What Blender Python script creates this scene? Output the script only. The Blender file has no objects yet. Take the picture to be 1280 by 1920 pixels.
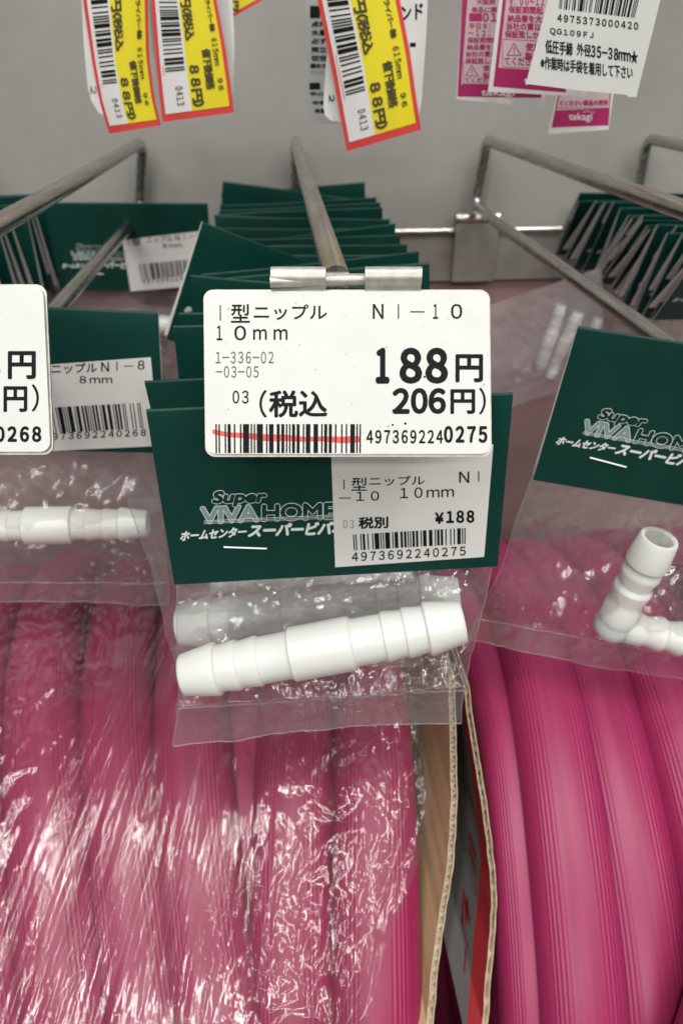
import bpy, math, random
from mathutils import Matrix, Vector, noise, Euler

random.seed(7)
sc = bpy.context.scene
COL = sc.collection
MM = 0.001
BASE_H = 1.10                       # the camera is held 1.10 m above the floor

# ------------------------------------------------------------------ camera, light, exposure
F = 1350.0                          # focal length in photo pixels (photo 1280 x 1920)
PITCH, YAW = math.radians(32.0435), math.radians(4.595)
cam_d = bpy.data.cameras.new('camera')
cam_d.sensor_fit = 'VERTICAL'
cam_d.sensor_height = 36.0
cam_d.lens = 36.0 * F / 1920.0
cam_d.clip_start, cam_d.clip_end = 0.01, 50.0
cam_d.dof.use_dof = True
cam_d.dof.focus_distance = 0.150
cam_d.dof.aperture_fstop = 21.0
cam = bpy.data.objects.new('camera', cam_d)
cam.location = (0, 0, BASE_H)
cam.rotation_euler = (math.pi / 2 - PITCH, 0, -YAW)
COL.objects.link(cam)
sc.camera = cam

world = bpy.data.worlds.new('World')
sc.world = world
world.use_nodes = True
bg = world.node_tree.nodes['Background']
bg.inputs[0].default_value = (1.0, 0.985, 0.96, 1)
bg.inputs[1].default_value = 0.17


def area_lamp(name, loc, target, sx, sy, power, col=(1.0, 0.985, 0.945)):
    l = bpy.data.lights.new(name, 'AREA')
    l.shape = 'RECTANGLE'
    l.size, l.size_y = sx, sy
    l.energy = power
    l.color = col
    o = bpy.data.objects.new(name, l)
    o.location = (loc[0], loc[1], loc[2] + BASE_H)
    d = Vector(target) - Vector(loc)
    o.rotation_euler = d.to_track_quat('-Z', 'Y').to_euler()
    COL.objects.link(o)
    return o


# ceiling fluorescent tubes of the shop aisle, above and behind the viewer
area_lamp('ceiling_lamp', (0.10, -0.05, 1.30), (0.05, 0.05, -0.1), 1.25, 0.07, 6.5)
area_lamp('ceiling_lamp', (0.10, -0.45, 1.30), (0.0, 0.10, -0.1), 1.25, 0.07, 11)
area_lamp('ceiling_lamp', (-0.55, -0.75, 1.35), (0.0, 0.2, -0.1), 0.07, 1.25, 16)
area_lamp('ceiling_lamp', (0.85, -0.70, 1.35), (0.0, 0.2, -0.1), 0.07, 1.25, 14)

area_lamp('ceiling_lamp', (0.15, -1.95, 1.22), (0.0, 0.2, -0.1), 1.6, 0.08, 21)
area_lamp('ceiling_lamp', (-0.5, -2.6, 1.30), (0.0, 0.2, -0.1), 1.6, 0.08, 21)

vs = sc.view_settings
vs.view_transform = 'Standard'
vs.look = 'None'
vs.exposure = -0.45
vs.gamma = 1.0
vs.use_curve_mapping = False
sc.cycles.transparent_max_bounces = 80
sc.cycles.max_bounces = 10
sc.cycles.use_denoising = True
sc.cycles.caustics_reflective = False
sc.cycles.caustics_refractive = False

# ------------------------------------------------------------------ pixel <-> space helpers (mm)
ROT = Matrix.Rotation(-YAW, 3, 'Z') @ Matrix.Rotation(math.pi / 2 - PITCH, 3, 'X')
AXIS = ROT @ Vector((0, 0, -1))     # optical axis


def ray(px, py):
    return ROT @ Vector(((px - 640.0) / F, (960.0 - py) / F, -1.0))


def at(px, py, Y):
    d = ray(px, py)
    return d * (Y / d.y)


def atz(px, py, Z):
    d = ray(px, py)
    return d * (Z / d.z)


def atd(px, py, dist):
    return ray(px, py) * dist


# ------------------------------------------------------------------ materials
def new_mat(name):
    m = bpy.data.materials.new(name)
    m.use_nodes = True
    return m, m.node_tree.nodes, m.node_tree.links, m.node_tree.nodes['Principled BSDF']


def principled(name, col, rough=0.5, metal=0.0, spec=0.5, var=0.0, vscale=60, bump=0.0, bscale=800,
               sss=0.0, stretch=(1, 1, 1), col2=None, dirt=None, trans=0.0, coat=0.0, rvar=0.0):
    m, N, L, b = new_mat(name)
    b.inputs['Base Color'].default_value = (*col, 1)
    b.inputs['Roughness'].default_value = rough
    b.inputs['Metallic'].default_value = metal
    b.inputs['Specular IOR Level'].default_value = spec
    b.inputs['Coat Weight'].default_value = coat
    if sss:
        b.inputs['Subsurface Weight'].default_value = sss
        b.inputs['Subsurface Radius'].default_value = (0.006, 0.0035, 0.004)
        b.inputs['Subsurface Scale'].default_value = 1.0
    tc = N.new('ShaderNodeTexCoord')
    mp = N.new('ShaderNodeMapping')
    mp.inputs['Scale'].default_value = stretch
    L.new(tc.outputs['Object'], mp.inputs['Vector'])
    if var or col2 or rvar:
        n = N.new('ShaderNodeTexNoise')
        n.inputs['Scale'].default_value = vscale
        n.inputs['Detail'].default_value = 6
        n.inputs['Roughness'].default_value = 0.62
        L.new(mp.outputs[0], n.inputs['Vector'])
        r = N.new('ShaderNodeValToRGB')
        c2 = col2 if col2 else tuple(c * (1 - var) for c in col)
        r.color_ramp.elements[0].position = 0.33
        r.color_ramp.elements[1].position = 0.67
        r.color_ramp.elements[0].color = (*c2, 1)
        r.color_ramp.elements[1].color = (*col, 1)
        L.new(n.outputs['Fac'], r.inputs['Fac'])
        out = r.outputs['Color']
        if dirt:
            n2 = N.new('ShaderNodeTexNoise')
            n2.inputs['Scale'].default_value = dirt[1]
            n2.inputs['Detail'].default_value = 3
            L.new(tc.outputs['Object'], n2.inputs['Vector'])
            r2 = N.new('ShaderNodeValToRGB')
            r2.color_ramp.elements[0].position = dirt[2]
            r2.color_ramp.elements[1].position = dirt[2] + 0.05
            L.new(n2.outputs['Fac'], r2.inputs['Fac'])
            mx = N.new('ShaderNodeMix')
            mx.data_type = 'RGBA'
            L.new(r2.outputs['Color'], mx.inputs[0])
            L.new(out, mx.inputs[6])
            mx.inputs[7].default_value = (*dirt[0], 1)
            out = mx.outputs[2]
        L.new(out, b.inputs['Base Color'])
        if rvar:
            mr = N.new('ShaderNodeMapRange')
            mr.inputs[3].default_value = max(0.05, rough - rvar)
            mr.inputs[4].default_value = rough + rvar
            L.new(n.outputs['Fac'], mr.inputs[0])
            L.new(mr.outputs[0], b.inputs['Roughness'])
    if bump:
        nb = N.new('ShaderNodeTexNoise')
        nb.inputs['Scale'].default_value = bscale
        nb.inputs['Detail'].default_value = 4
        L.new(mp.outputs[0], nb.inputs['Vector'])
        bp = N.new('ShaderNodeBump')
        bp.inputs['Strength'].default_value = bump
        bp.inputs['Distance'].default_value = 0.0005
        L.new(nb.outputs['Fac'], bp.inputs['Height'])
        L.new(bp.outputs[0], b.inputs['Normal'])
    return m


def film_mat(name, milk=0.06, gloss=1.0, rough=0.08, bump=0.5, bscale=180, stretch=(1, 1, 1), tint=(0.97, 0.97, 0.97), ior=1.5, cap=0.12):
    """thin clear plastic film: sees through, reflects at its skin, and scatters a little"""
    m, N, L, b = new_mat(name)
    N.remove(b)
    out = N['Material Output']
    tr = N.new('ShaderNodeBsdfTransparent')
    tr.inputs[0].default_value = (*tint, 1)
    df = N.new('ShaderNodeBsdfDiffuse')
    df.inputs[0].default_value = (0.86, 0.84, 0.84, 1)
    tl = N.new('ShaderNodeBsdfTranslucent')
    tl.inputs[0].default_value = (0.86, 0.84, 0.84, 1)
    dd = N.new('ShaderNodeMixShader')
    dd.inputs[0].default_value = 0.5
    L.new(df.outputs[0], dd.inputs[1])
    L.new(tl.outputs[0], dd.inputs[2])
    m1 = N.new('ShaderNodeMixShader')
    m1.inputs[0].default_value = milk
    L.new(tr.outputs[0], m1.inputs[1])
    L.new(dd.outputs[0], m1.inputs[2])
    gl = N.new('ShaderNodeBsdfGlossy')
    gl.inputs['Roughness'].default_value = rough
    gl.inputs[0].default_value = (1, 1, 1, 1)
    fr = N.new('ShaderNodeFresnel')
    fr.inputs['IOR'].default_value = ior
    mul = N.new('ShaderNodeMath')
    mul.operation = 'MULTIPLY'
    mul.use_clamp = True
    mul.inputs[1].default_value = gloss
    L.new(fr.outputs[0], mul.inputs[0])
    m2 = N.new('ShaderNodeMixShader')
    mn = N.new('ShaderNodeMath')
    mn.operation = 'MINIMUM'
    mn.inputs[1].default_value = cap
    L.new(mul.outputs[0], mn.inputs[0])
    L.new(mn.outputs[0], m2.inputs[0])
    L.new(m1.outputs[0], m2.inputs[1])
    g2 = N.new('ShaderNodeBsdfGlossy')        # broad soft lobe: fine scuffing of the film
    g2.inputs['Roughness'].default_value = min(0.6, rough * 3.6)
    gm = N.new('ShaderNodeMixShader')
    gm.inputs[0].default_value = 0.42
    L.new(gl.outputs[0], gm.inputs[1])
    L.new(g2.outputs[0], gm.inputs[2])
    L.new(gm.outputs[0], m2.inputs[2])
    L.new(m2.outputs[0], out.inputs[0])
    tc = N.new('ShaderNodeTexCoord')
    mp = N.new('ShaderNodeMapping')
    mp.inputs['Scale'].default_value = stretch
    L.new(tc.outputs['Object'], mp.inputs['Vector'])
    nb = N.new('ShaderNodeTexNoise')
    nb.inputs['Scale'].default_value = bscale
    nb.inputs['Detail'].default_value = 3
    nb.inputs['Distortion'].default_value = 1.2
    L.new(mp.outputs[0], nb.inputs['Vector'])
    bp = N.new('ShaderNodeBump')
    bp.inputs['Strength'].default_value = bump
    bp.inputs['Distance'].default_value = 0.0012
    L.new(nb.outputs['Fac'], bp.inputs['Height'])
    L.new(bp.outputs[0], gl.inputs['Normal'])
    return m


def hose_mat(name, col, deep, rib=0.06):
    m, N, L, b = new_mat(name)
    b.inputs['Roughness'].default_value = 0.42
    b.inputs['Specular IOR Level'].default_value = 0.45
    b.inputs['Subsurface Weight'].default_value = 0.35
    b.inputs['Subsurface Radius'].default_value = (0.012, 0.003, 0.006)
    b.inputs['Subsurface Scale'].default_value = 1.1
    uv = N.new('ShaderNodeUVMap')
    uv.uv_map = 'hose_uv'
    sep = N.new('ShaderNodeSeparateXYZ')
    L.new(uv.outputs[0], sep.inputs[0])
    # fine lengthwise ribs, in bundles
    def wave(freq, ph):
        mu = N.new('ShaderNodeMath'); mu.operation = 'MULTIPLY_ADD'
        mu.inputs[1].default_value = freq; mu.inputs[2].default_value = ph
        L.new(sep.outputs[0], mu.inputs[0])
        s = N.new('ShaderNodeMath'); s.operation = 'SINE'
        L.new(mu.outputs[0], s.inputs[0])
        return s
    s1 = wave(2 * math.pi * 58, 0.3)
    s2 = wave(2 * math.pi * 6, 1.1)
    msk = N.new('ShaderNodeMapRange')
    msk.inputs[1].default_value = -0.1; msk.inputs[2].default_value = 0.7
    L.new(s2.outputs[0], msk.inputs[0])
    pr = N.new('ShaderNodeMath'); pr.operation = 'MULTIPLY'
    L.new(s1.outputs[0], pr.inputs[0]); L.new(msk.outputs[0], pr.inputs[1])
    mp = N.new('ShaderNodeMapping')
    mp.inputs['Scale'].default_value = (60, 8, 1)
    L.new(uv.outputs[0], mp.inputs[0])
    n = N.new('ShaderNodeTexNoise')
    n.inputs['Scale'].default_value = 1.0; n.inputs['Detail'].default_value = 4
    L.new(mp.outputs[0], n.inputs['Vector'])
    ad = N.new('ShaderNodeMath'); ad.operation = 'MULTIPLY_ADD'
    ad.inputs[1].default_value = rib
    L.new(pr.outputs[0], ad.inputs[0]); L.new(n.outputs['Fac'], ad.inputs[2])
    r = N.new('ShaderNodeValToRGB')
    r.color_ramp.elements[0].position = 0.25; r.color_ramp.elements[0].color = (*deep, 1)
    r.color_ramp.elements[1].position = 0.72; r.color_ramp.elements[1].color = (*col, 1)
    L.new(ad.outputs[0], r.inputs[0])
    L.new(r.outputs[0], b.inputs['Base Color'])
    bp = N.new('ShaderNodeBump')
    bp.inputs['Strength'].default_value = 0.35; bp.inputs['Distance'].default_value = 0.0003
    L.new(pr.outputs[0], bp.inputs['Height'])
    L.new(bp.outputs[0], b.inputs['Normal'])
    return m


M = {}
M['green'] = principled('green_coated_card', (0.0020, 0.040, 0.0300), 0.40, var=0.16, vscale=40, bump=0.05, bscale=2500, spec=0.24)
M['white_card'] = principled('white_card', (0.78, 0.775, 0.75), 0.75, var=0.12, vscale=90, bump=0.05, bscale=1500)
M['tag_paper'] = principled('white_tag_paper', (0.62, 0.625, 0.60), 0.5, var=0.05, vscale=120, bump=0.06, bscale=1200,
                            dirt=((0.30, 0.29, 0.27), 900, 0.70))
M['label_paper'] = principled('label_paper', (0.70, 0.69, 0.665), 0.55, var=0.05, vscale=100, bump=0.04, bscale=1500)
M['ink'] = principled('black_ink', (0.008, 0.008, 0.009), 0.7, spec=0.15, var=0.3, vscale=900)
M['ink_grey'] = principled('faint_grey_ink', (0.20, 0.20, 0.20), 0.7)
M['ink_thin'] = principled('thin_grey_ink', (0.09, 0.09, 0.09), 0.7)
M['red_pen'] = principled('red_marker', (0.75, 0.07, 0.045), 0.5, var=0.25, vscale=700)
M['print_white'] = principled('white_print', (0.72, 0.76, 0.74), 0.5)
M['print_grey'] = principled('grey_print', (0.20, 0.30, 0.265), 0.5)
M['galv'] = principled('galvanised_rod', (0.60, 0.59, 0.55), 0.27, 1.0, var=0.5, vscale=600, bump=0.10, bscale=900,
                       stretch=(1, 0.07, 1), col2=(0.37, 0.355, 0.325), rvar=0.10)
M['staple'] = principled('staple_wire', (0.85, 0.85, 0.83), 0.35, 0.35)
M['chrome'] = principled('chromed_steel', (0.62, 0.60, 0.57), 0.20, 0.95, var=0.25, vscale=120, rvar=0.08)
M['tin'] = principled('galvanised_sheet', (0.56, 0.545, 0.49), 0.42, 0.45, var=0.35, vscale=300, bump=0.15, bscale=500, rvar=0.1)
M['wall'] = principled('grey_painted_metal', (0.338, 0.325, 0.303), 0.45, var=0.22, vscale=11, bump=0.05, bscale=300, spec=0.4)
M['mauve'] = principled('bounce_haze_tint', (0.34, 0.215, 0.215), 0.65, var=0.2, vscale=14)  # pink bounce and bag haze put into the base colour
M['rail'] = principled('dull_steel_rail', (0.33, 0.305, 0.28), 0.45, 0.35, var=0.35, vscale=25)
M['nylon'] = principled('white_nylon', (0.70, 0.705, 0.68), 0.36, sss=0.45, spec=0.45, bump=0.04, bscale=500)
M['film'] = film_mat('clear_bag_film', 0.060, 1.2, 0.10, 0.2, 140, cap=0.12)
M['film_milky'] = film_mat('cloudy_bag_film', 0.26, 1.0, 0.12, 0.2, 140, cap=0.12)
M['weld'] = film_mat('welded_film_edge', 0.16, 1.2, 0.12, 0.0, 100, cap=0.3)
M['film_front'] = film_mat('clear_bag_film_crinkled', 0.065, 1.5, 0.06, 0.2, 190, cap=0.15)
M['wrap'] = film_mat('stretch_film', 0.035, 1.25, 0.055, 0.16, 300, stretch=(2.4, 0.25, 0.25), cap=0.12)
M['hose'] = hose_mat('pink_vinyl', (0.35, 0.030, 0.118), (0.285, 0.015, 0.080))
M['hose_l'] = hose_mat('pink_vinyl_wrapped', (0.335, 0.022, 0.098), (0.265, 0.010, 0.062), rib=0.04)
M['kraft'] = principled('kraft_board', (0.50, 0.335, 0.185), 0.8, var=0.18, vscale=60, bump=0.1, bscale=900)
M['kraft_edge'] = principled('torn_kraft_edge', (0.60, 0.50, 0.36), 0.9, var=0.4, vscale=500, bump=0.3, bscale=1500)
M['grey_print_board'] = principled('grey_printed_board', (0.10, 0.095, 0.09), 0.7, var=0.15, vscale=40)
M['red_board'] = principled('red_printed_board', (0.33, 0.020, 0.026), 0.55, var=0.15, vscale=60)
M['maroon'] = principled('maroon_print', (0.13, 0.012, 0.02), 0.6)
M['yellow'] = principled('yellow_sticker', (0.78, 0.66, 0.018), 0.45, var=0.06, vscale=90)
M['sticker_red'] = principled('red_sticker_border', (0.66, 0.055, 0.05), 0.45, var=0.1, vscale=150)
M['sticker_white'] = principled('white_sticker', (0.72, 0.71, 0.70), 0.5, var=0.04, vscale=90)
M['ink_olive'] = principled('dark_sticker_ink', (0.055, 0.045, 0.01), 0.6)
M['pack_white'] = principled('white_pack_card', (0.66, 0.65, 0.64), 0.5, var=0.06, vscale=70)
M['pack_grey'] = principled('grey_pack_card', (0.34, 0.34, 0.33), 0.5, var=0.08, vscale=70)
M['magenta'] = principled('magenta_print', (0.36, 0.010, 0.105), 0.5, var=0.06, vscale=80)
M['pack_pink'] = principled('pale_pink_print', (0.52, 0.40, 0.42), 0.5, var=0.05, vscale=80)
M['floor'] = principled('floor_tile', (0.42, 0.40, 0.37), 0.4, var=0.1, vscale=5)
M['shelf'] = principled('shelf_paint', (0.45, 0.44, 0.42), 0.5, var=0.08, vscale=12)


# ------------------------------------------------------------------ mesh builder (mm in, metres out)
class MB:
    def __init__(s, mats):
        s.v, s.f, s.mi, s.mats, s.uv = [], [], [], list(mats), None

    def add(s, verts, faces, mat=0):
        n = len(s.v)
        s.v.extend([tuple(p) for p in verts])
        for f in faces:
            s.f.append(tuple(i + n for i in f))
            s.mi.append(mat)

    def quad(s, a, b, c, d, mat=0):
        s.add([a, b, c, d], [(0, 1, 2, 3)], mat)

    def box(s, c, d, mat=0):
        x, y, z = c
        a, b, e = d[0] / 2, d[1] / 2, d[2] / 2
        vs_ = [(x + i * a, y + j * b, z + k * e) for i in (-1, 1) for j in (-1, 1) for k in (-1, 1)]
        s.add(vs_, [(0, 1, 3, 2), (4, 6, 7, 5), (0, 4, 5, 1), (2, 3, 7, 6), (0, 2, 6, 4), (1, 5, 7, 3)], mat)

    def tube(s, pts, r, seg=16, mat=0, cap=True):
        pts = [Vector(p) for p in pts]
        rings = []
        up = Vector((0.13, 0.05, 1)).normalized()
        t0 = (pts[1] - pts[0]).normalized()
        nx = t0.cross(up)
        if nx.length < 1e-3:
            nx = t0.cross(Vector((1, 0, 0)))
        nx.normalize()
        n0 = len(s.v)
        for i, p in enumerate(pts):
            t = (pts[min(i + 1, len(pts) - 1)] - pts[max(i - 1, 0)]).normalized()
            nx = (nx - t * nx.dot(t)).normalized()
            ny = t.cross(nx)
            ri = r[i] if isinstance(r, (list, tuple)) else r
            for k in range(seg):
                a = 2 * math.pi * k / seg
                s.v.append(tuple(p + (nx * math.cos(a) + ny * math.sin(a)) * ri))
        for i in range(len(pts) - 1):
            for k in range(seg):
                a, b = n0 + i * seg + k, n0 + i * seg + (k + 1) % seg
                s.f.append((a, b, b + seg, a + seg)); s.mi.append(mat)
        if cap:
            s.f.append(tuple(n0 + k for k in range(seg))[::-1]); s.mi.append(mat)
            e = n0 + (len(pts) - 1) * seg
            s.f.append(tuple(e + k for k in range(seg))); s.mi.append(mat)

    def lathe(s, prof, seg=40, mat=0, axis='X', flip=False):
        """prof: list of (axial, radius)"""
        n0 = len(s.v)
        for (h, r) in prof:
            for k in range(seg):
                a = 2 * math.pi * k / seg
                c, d = r * math.cos(a), r * math.sin(a)
                s.v.append((h, c, d) if axis == 'X' else (c, d, h))
        for i in range(len(prof) - 1):
            for k in range(seg):
                a, b = n0 + i * seg + k, n0 + i * seg + (k + 1) % seg
                s.f.append((a, b, b + seg, a + seg)); s.mi.append(mat)

    def build(s, name, parent=None, smooth=True, angle=40, origin=(0, 0, 0)):
        me = bpy.data.meshes.new(name)
        ox, oy, oz = origin
        me.from_pydata([((x - ox) * MM, (y - oy) * MM, (z - oz) * MM) for x, y, z in s.v], [], s.f)
        for m in s.mats:
            me.materials.append(M[m])
        me.polygons.foreach_set('material_index', s.mi)
        if s.uv:
            l = me.uv_layers.new(name='hose_uv')
            for i, fu in enumerate(s.uv):
                p = me.polygons[i]
                for j, li in enumerate(p.loop_indices):
                    l.data[li].uv = fu[j]
        if smooth:
            me.shade_smooth()
            if angle:
                me.set_sharp_from_angle(angle=math.radians(angle))
        me.update()
        o = bpy.data.objects.new(name, me)
        COL.objects.link(o)
        if parent is not None:
            o.parent = parent
        else:
            o.location = (ox * MM, oy * MM, oz * MM + BASE_H)
        return o


def tag(o, label, cat, group=None, kind=None):
    if label: o['label'] = label
    if cat: o['category'] = cat
    if group: o['group'] = group
    if kind: o['kind'] = kind
    return o


def thing(name, label, cat, loc, group=None):
    o = bpy.data.objects.new(name, None)
    o.empty_display_size = 0.01
    COL.objects.link(o)
    o.location = (loc[0] * MM, loc[1] * MM, loc[2] * MM + BASE_H)
    return tag(o, label, cat, group)


# ------------------------------------------------------------------ printing: text, bars, rules
_tcache = {}


def text2d(s, shear=0.0, space=1.0):
    key = (s, shear, space)
    if key in _tcache:
        return _tcache[key]
    c = bpy.data.curves.new('lettering', 'FONT')
    c.body, c.shear, c.space_character, c.resolution_u = s, shear, space, 4
    o = bpy.data.objects.new('lettering', c)
    COL.objects.link(o)
    bpy.context.view_layer.update()
    ev = o.evaluated_get(bpy.context.evaluated_depsgraph_get())
    me = ev.to_mesh()
    vs_ = [(v.co.x, v.co.y) for v in me.vertices]
    fs = [tuple(p.vertices) for p in me.polygons]
    ev.to_mesh_clear()
    bpy.data.objects.remove(o)
    bpy.data.curves.remove(c)
    x0, x1 = min(v[0] for v in vs_), max(v[0] for v in vs_)
    y0, y1 = min(v[1] for v in vs_), max(v[1] for v in vs_)
    w, h = max(x1 - x0, 1e-6), max(y1 - y0, 1e-6)
    r = ([((x - x0) / w, (y - y0) / h) for x, y in vs_], fs)
    _tcache[key] = r
    return r


def text(mb, P, s, box, mat, bold=0.0, slope=0.0, lift=0.06, shear=0.0, space=1.0, rot=False):
    """letters filling box (x0,y0,x1,y1) of a surface P(x, y, lift); bold in box units; rot: reads downwards"""
    vs_, fs = text2d(s, shear, space)
    x0, y0, x1, y1 = box
    offs = [(0, 0)]
    if bold:
        offs += [(bold, 0), (-bold, 0), (0, bold), (0, -bold), (bold * .7, bold * .7), (-bold * .7, -bold * .7), (bold * .7, -bold * .7), (-bold * .7, bold * .7)]
    for i, (dx, dy) in enumerate(offs):
        out = []
        for u, v in vs_:
            if rot:      # u runs down the surface, glyph tops point to +x
                x = x0 + v * (x1 - x0); y = y0 + u * (y1 - y0)
                x += slope * (y - y0)
            else:
                x = x0 + u * (x1 - x0); y = y1 + v * (y0 - y1)
                y += slope * (x - x0)
            out.append(P(x + dx, y + dy * (0.3 if rot and abs(x1) < 2 else 1), lift + i * 0.003))
        mb.add(out, fs, mat)


def rect(mb, P, x0, y0, x1, y1, mat, lift=0.06, slope=0.0, shear=0.0):
    q = []
    for x, y in ((x0, y1), (x1, y1), (x1, y0), (x0, y0)):
        q.append(P(x + shear * (y1 - y), y + slope * (x - x0), lift))
    mb.quad(*q, mat)


def ean13(code):
    Lc = ['0001101', '0011001', '0010011', '0111101', '0100011', '0110001', '0101111', '0111011', '0110111', '0001011']
    par = ['LLLLLL', 'LLGLGG', 'LLGGLG', 'LLGGGL', 'LGLLGG', 'LGGLLG', 'LGGGLL', 'LGLGLG', 'LGLGGL', 'LGGLGL']
    inv = lambda b: ''.join('1' if c == '0' else '0' for c in b)
    r = '101'
    p = par[int(code[0])]
    for i, d in enumerate(code[1:7]):
        b = Lc[int(d)]
        r += b if p[i] == 'L' else inv(b)[::-1]
    r += '01010' + ''.join(inv(Lc[int(d)]) for d in code[7:]) + '101'
    bars, i = [], 0
    while i < 95:
        if r[i] == '1':
            j = i
            while j < 95 and r[j] == '1': j += 1
            bars.append((i / 95, j / 95)); i = j
        else:
            i += 1
    return bars


def barcode(mb, P, code, TL, TR, BR, BL, mat, lift=0.06, vertical=False):
    lerp = lambda a, b, t: (a[0] + (b[0] - a[0]) * t, a[1] + (b[1] - a[1]) * t)
    for a, b in ean13(code):
        if vertical:     # bars stacked down the surface
            l1, r1, r0, l0 = lerp(TL, BL, b), lerp(TR, BR, b), lerp(TR, BR, a), lerp(TL, BL, a)
            for k in range(4):
                q = (lerp(l1, r1, k / 4), lerp(l1, r1, (k + 1) / 4), lerp(l0, r0, (k + 1) / 4), lerp(l0, r0, k / 4))
                mb.quad(*[P(x, y, lift) for x, y in q], mat)
            continue
        else:
            q = (lerp(BL, BR, a), lerp(BL, BR, b), lerp(TL, TR, b), lerp(TL, TR, a))
        mb.quad(*[P(x, y, lift) for x, y in q], mat)


def fnoise(x, y, z):
    return noise.noise(Vector((x, y, z)))


def ridge(x, y, z):
    return 1.0 - abs(noise.noise(Vector((x, y, z)))) * 2.0


# ------------------------------------------------------------------ setting: floor, back panels, rail
WY = 441.0
b = MB(['floor'])
b.quad((-3000, -3000, -1100), (3000, -3000, -1100), (3000, 3000, -1100), (-3000, 3000, -1100))
o = b.build('floor', smooth=False); o['kind'] = 'structure'

b = MB(['wall'])
b.box((60, WY + 3, 240), (1400, 6, 706))
tag(b.build('back_panel', smooth=False, origin=(60, WY, -113)), 'grey painted metal back panel behind the hooks', 'back panel')
b = MB(['mauve'])  # added board: its tint stands in for pink bounce and haze of layered bags
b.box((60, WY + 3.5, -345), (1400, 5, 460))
tag(b.build('bounce_haze_panel', smooth=False, origin=(60, WY, -575)), 'added board below the hook rail, coloured with pink bounce and bag haze', 'panel')

b = MB(['shelf'])
b.box((60, 215, -545), (1400, 445, 20))
tag(b.build('shelf_board', smooth=False, origin=(60, 215, -555)), 'metal shelf board under the cartons of pink hose', 'shelf')

ra = thing('hook_rail', 'horizontal steel rail with bright upper edge carrying the hooks', 'rail', (60, WY, -90))
b = MB(['rail', 'chrome'])
b.box((0, -2.0, -8.5), (1300, 2.6, 28))
b.build('rail_plate', ra, smooth=False)
b = MB(['chrome'])
b.tube([(-650, -4.0, 6.0), (0, -4.0, 6.0), (650, -4.0, 6.0)], 1.9, 20)
b.build('rail_lip', ra, angle=60)


# ------------------------------------------------------------------ hooks
def make_hook(x_up, x_lo, label, z_up=-36.3, z_lo=-70.5, front=143.0, lo_front=140.0, skew=0.0, xf=None):
    """double wire hook: upper wire carries the price tag, lower wire the goods"""
    h = thing('double_hook', label, 'display hook', (x_lo, WY, z_lo), 'double wire display hooks on the rail')
    xf = x_up if xf is None else xf
    zf = at(650, 525, front - 0.5).z
    pts = [(xf, front, zf), (xf + (x_up - xf) * .5, (front + 430) / 2, z_up - 0.3)]
    yb = WY - 8
    for k in range(7):
        a = math.pi / 2 * k / 6
        pts.append((x_up, yb - 6 + 6 * math.sin(a), z_up - 6 + 6 * math.cos(a)))
    for k in range(7):
        a = math.pi / 2 * k / 6
        pts.append((x_lo, yb - 6 + 6 * math.cos(a), z_lo + 6 - 6 * math.sin(a)))
    for k in range(1, 13):
        pts.append((x_lo, yb - 6 + (lo_front - yb + 6) * k / 12, z_lo))
    # refine straight upper run
    fine = []
    for i in range(len(pts) - 1):
        a, c = Vector(pts[i]), Vector(pts[i + 1])
        n = max(1, int((c - a).length / 14))
        for k in range(n):
            fine.append(a.lerp(c, k / n))
    fine.append(Vector(pts[-1]))
    org = Vector((x_lo, WY, z_lo))
    b = MB(['galv'])
    b.tube([p - org for p in fine], 2.75, 18)
    # rounded tip
    b.tube([fine[-1] - org, fine[-1] - org + Vector((0, -1.4, 0)), fine[-1] - org + Vector((0, -2.3, 0))], [2.75, 2.2, 0.9], 18)
    b.build('wire', h)
    b = MB(['tin'])
    b.tube([Vector((xf - 13.0, front - 0.5, zf)) - org, Vector((xf + 13.0, front - 0.5, zf)) - org], 1.2, 16)
    b.build('crossbar', h)
    b = MB(['rail', 'chrome'])
    b.box((2, -7.5, -24), (25, 3, 35), 0)
    b.build('saddle_plate', h, smooth=False)
    b = MB(['chrome'])
    b.tube([(-10.5, -6.0, -6.5), (2, -6.0, -6.5), (14.5, -6.0, -6.5)], 3.6, 20)
    b.build('saddle_clip', h, angle=70)
    return h


make_hook(-71.5, -76.0, 'left double wire hook with the 8 mm fittings', xf=-74)
make_hook(10.0, 9.3, 'middle double wire hook with the long stack of green packs', xf=10.6)
make_hook(114.0, 111.5, 'third double wire hook, sloping down to the right beside the elbow pack', xf=117)
make_hook(205.0, 205.0, 'rightmost double wire hook above the white-edged packs')
make_hook(-160.0, -160.0, 'leftmost hook behind the half visible price tag, carrying white-edged packs')

# ------------------------------------------------------------------ header card packs
W, H, T = 78.0, 44.0, 12.0


def pose_matrix(p):
    x, y, z, pi, ro, ya = p
    R = Matrix.Rotation(ya, 4, 'Z') @ Matrix.Rotation(pi, 4, 'X') @ Matrix.Rotation(ro, 4, 'Y')
    return Matrix.Translation((x, y, z)) @ R


class Leaf:
    """maps photo pixels onto the front leaf of a posed header card, giving the card's own mm coordinates"""
    def __init__(s, pose, g=1.2):
        s.M = pose_matrix(pose); s.I = s.M.inverted(); s.g = g

    def __call__(s, px, py, lift=0.0):
        c = s.I @ Vector((0, 0, 0)); d = (s.I.to_3x3() @ ray(px, py))
        # plane y = -0.45 - g (T - z)/H
        k = s.g / H
        t = (-0.45 - k * T + k * c.z - c.y) / (d.y - k * d.z)
        q = c + d * t
        return Vector((q.x, q.y - lift, q.z))


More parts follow.
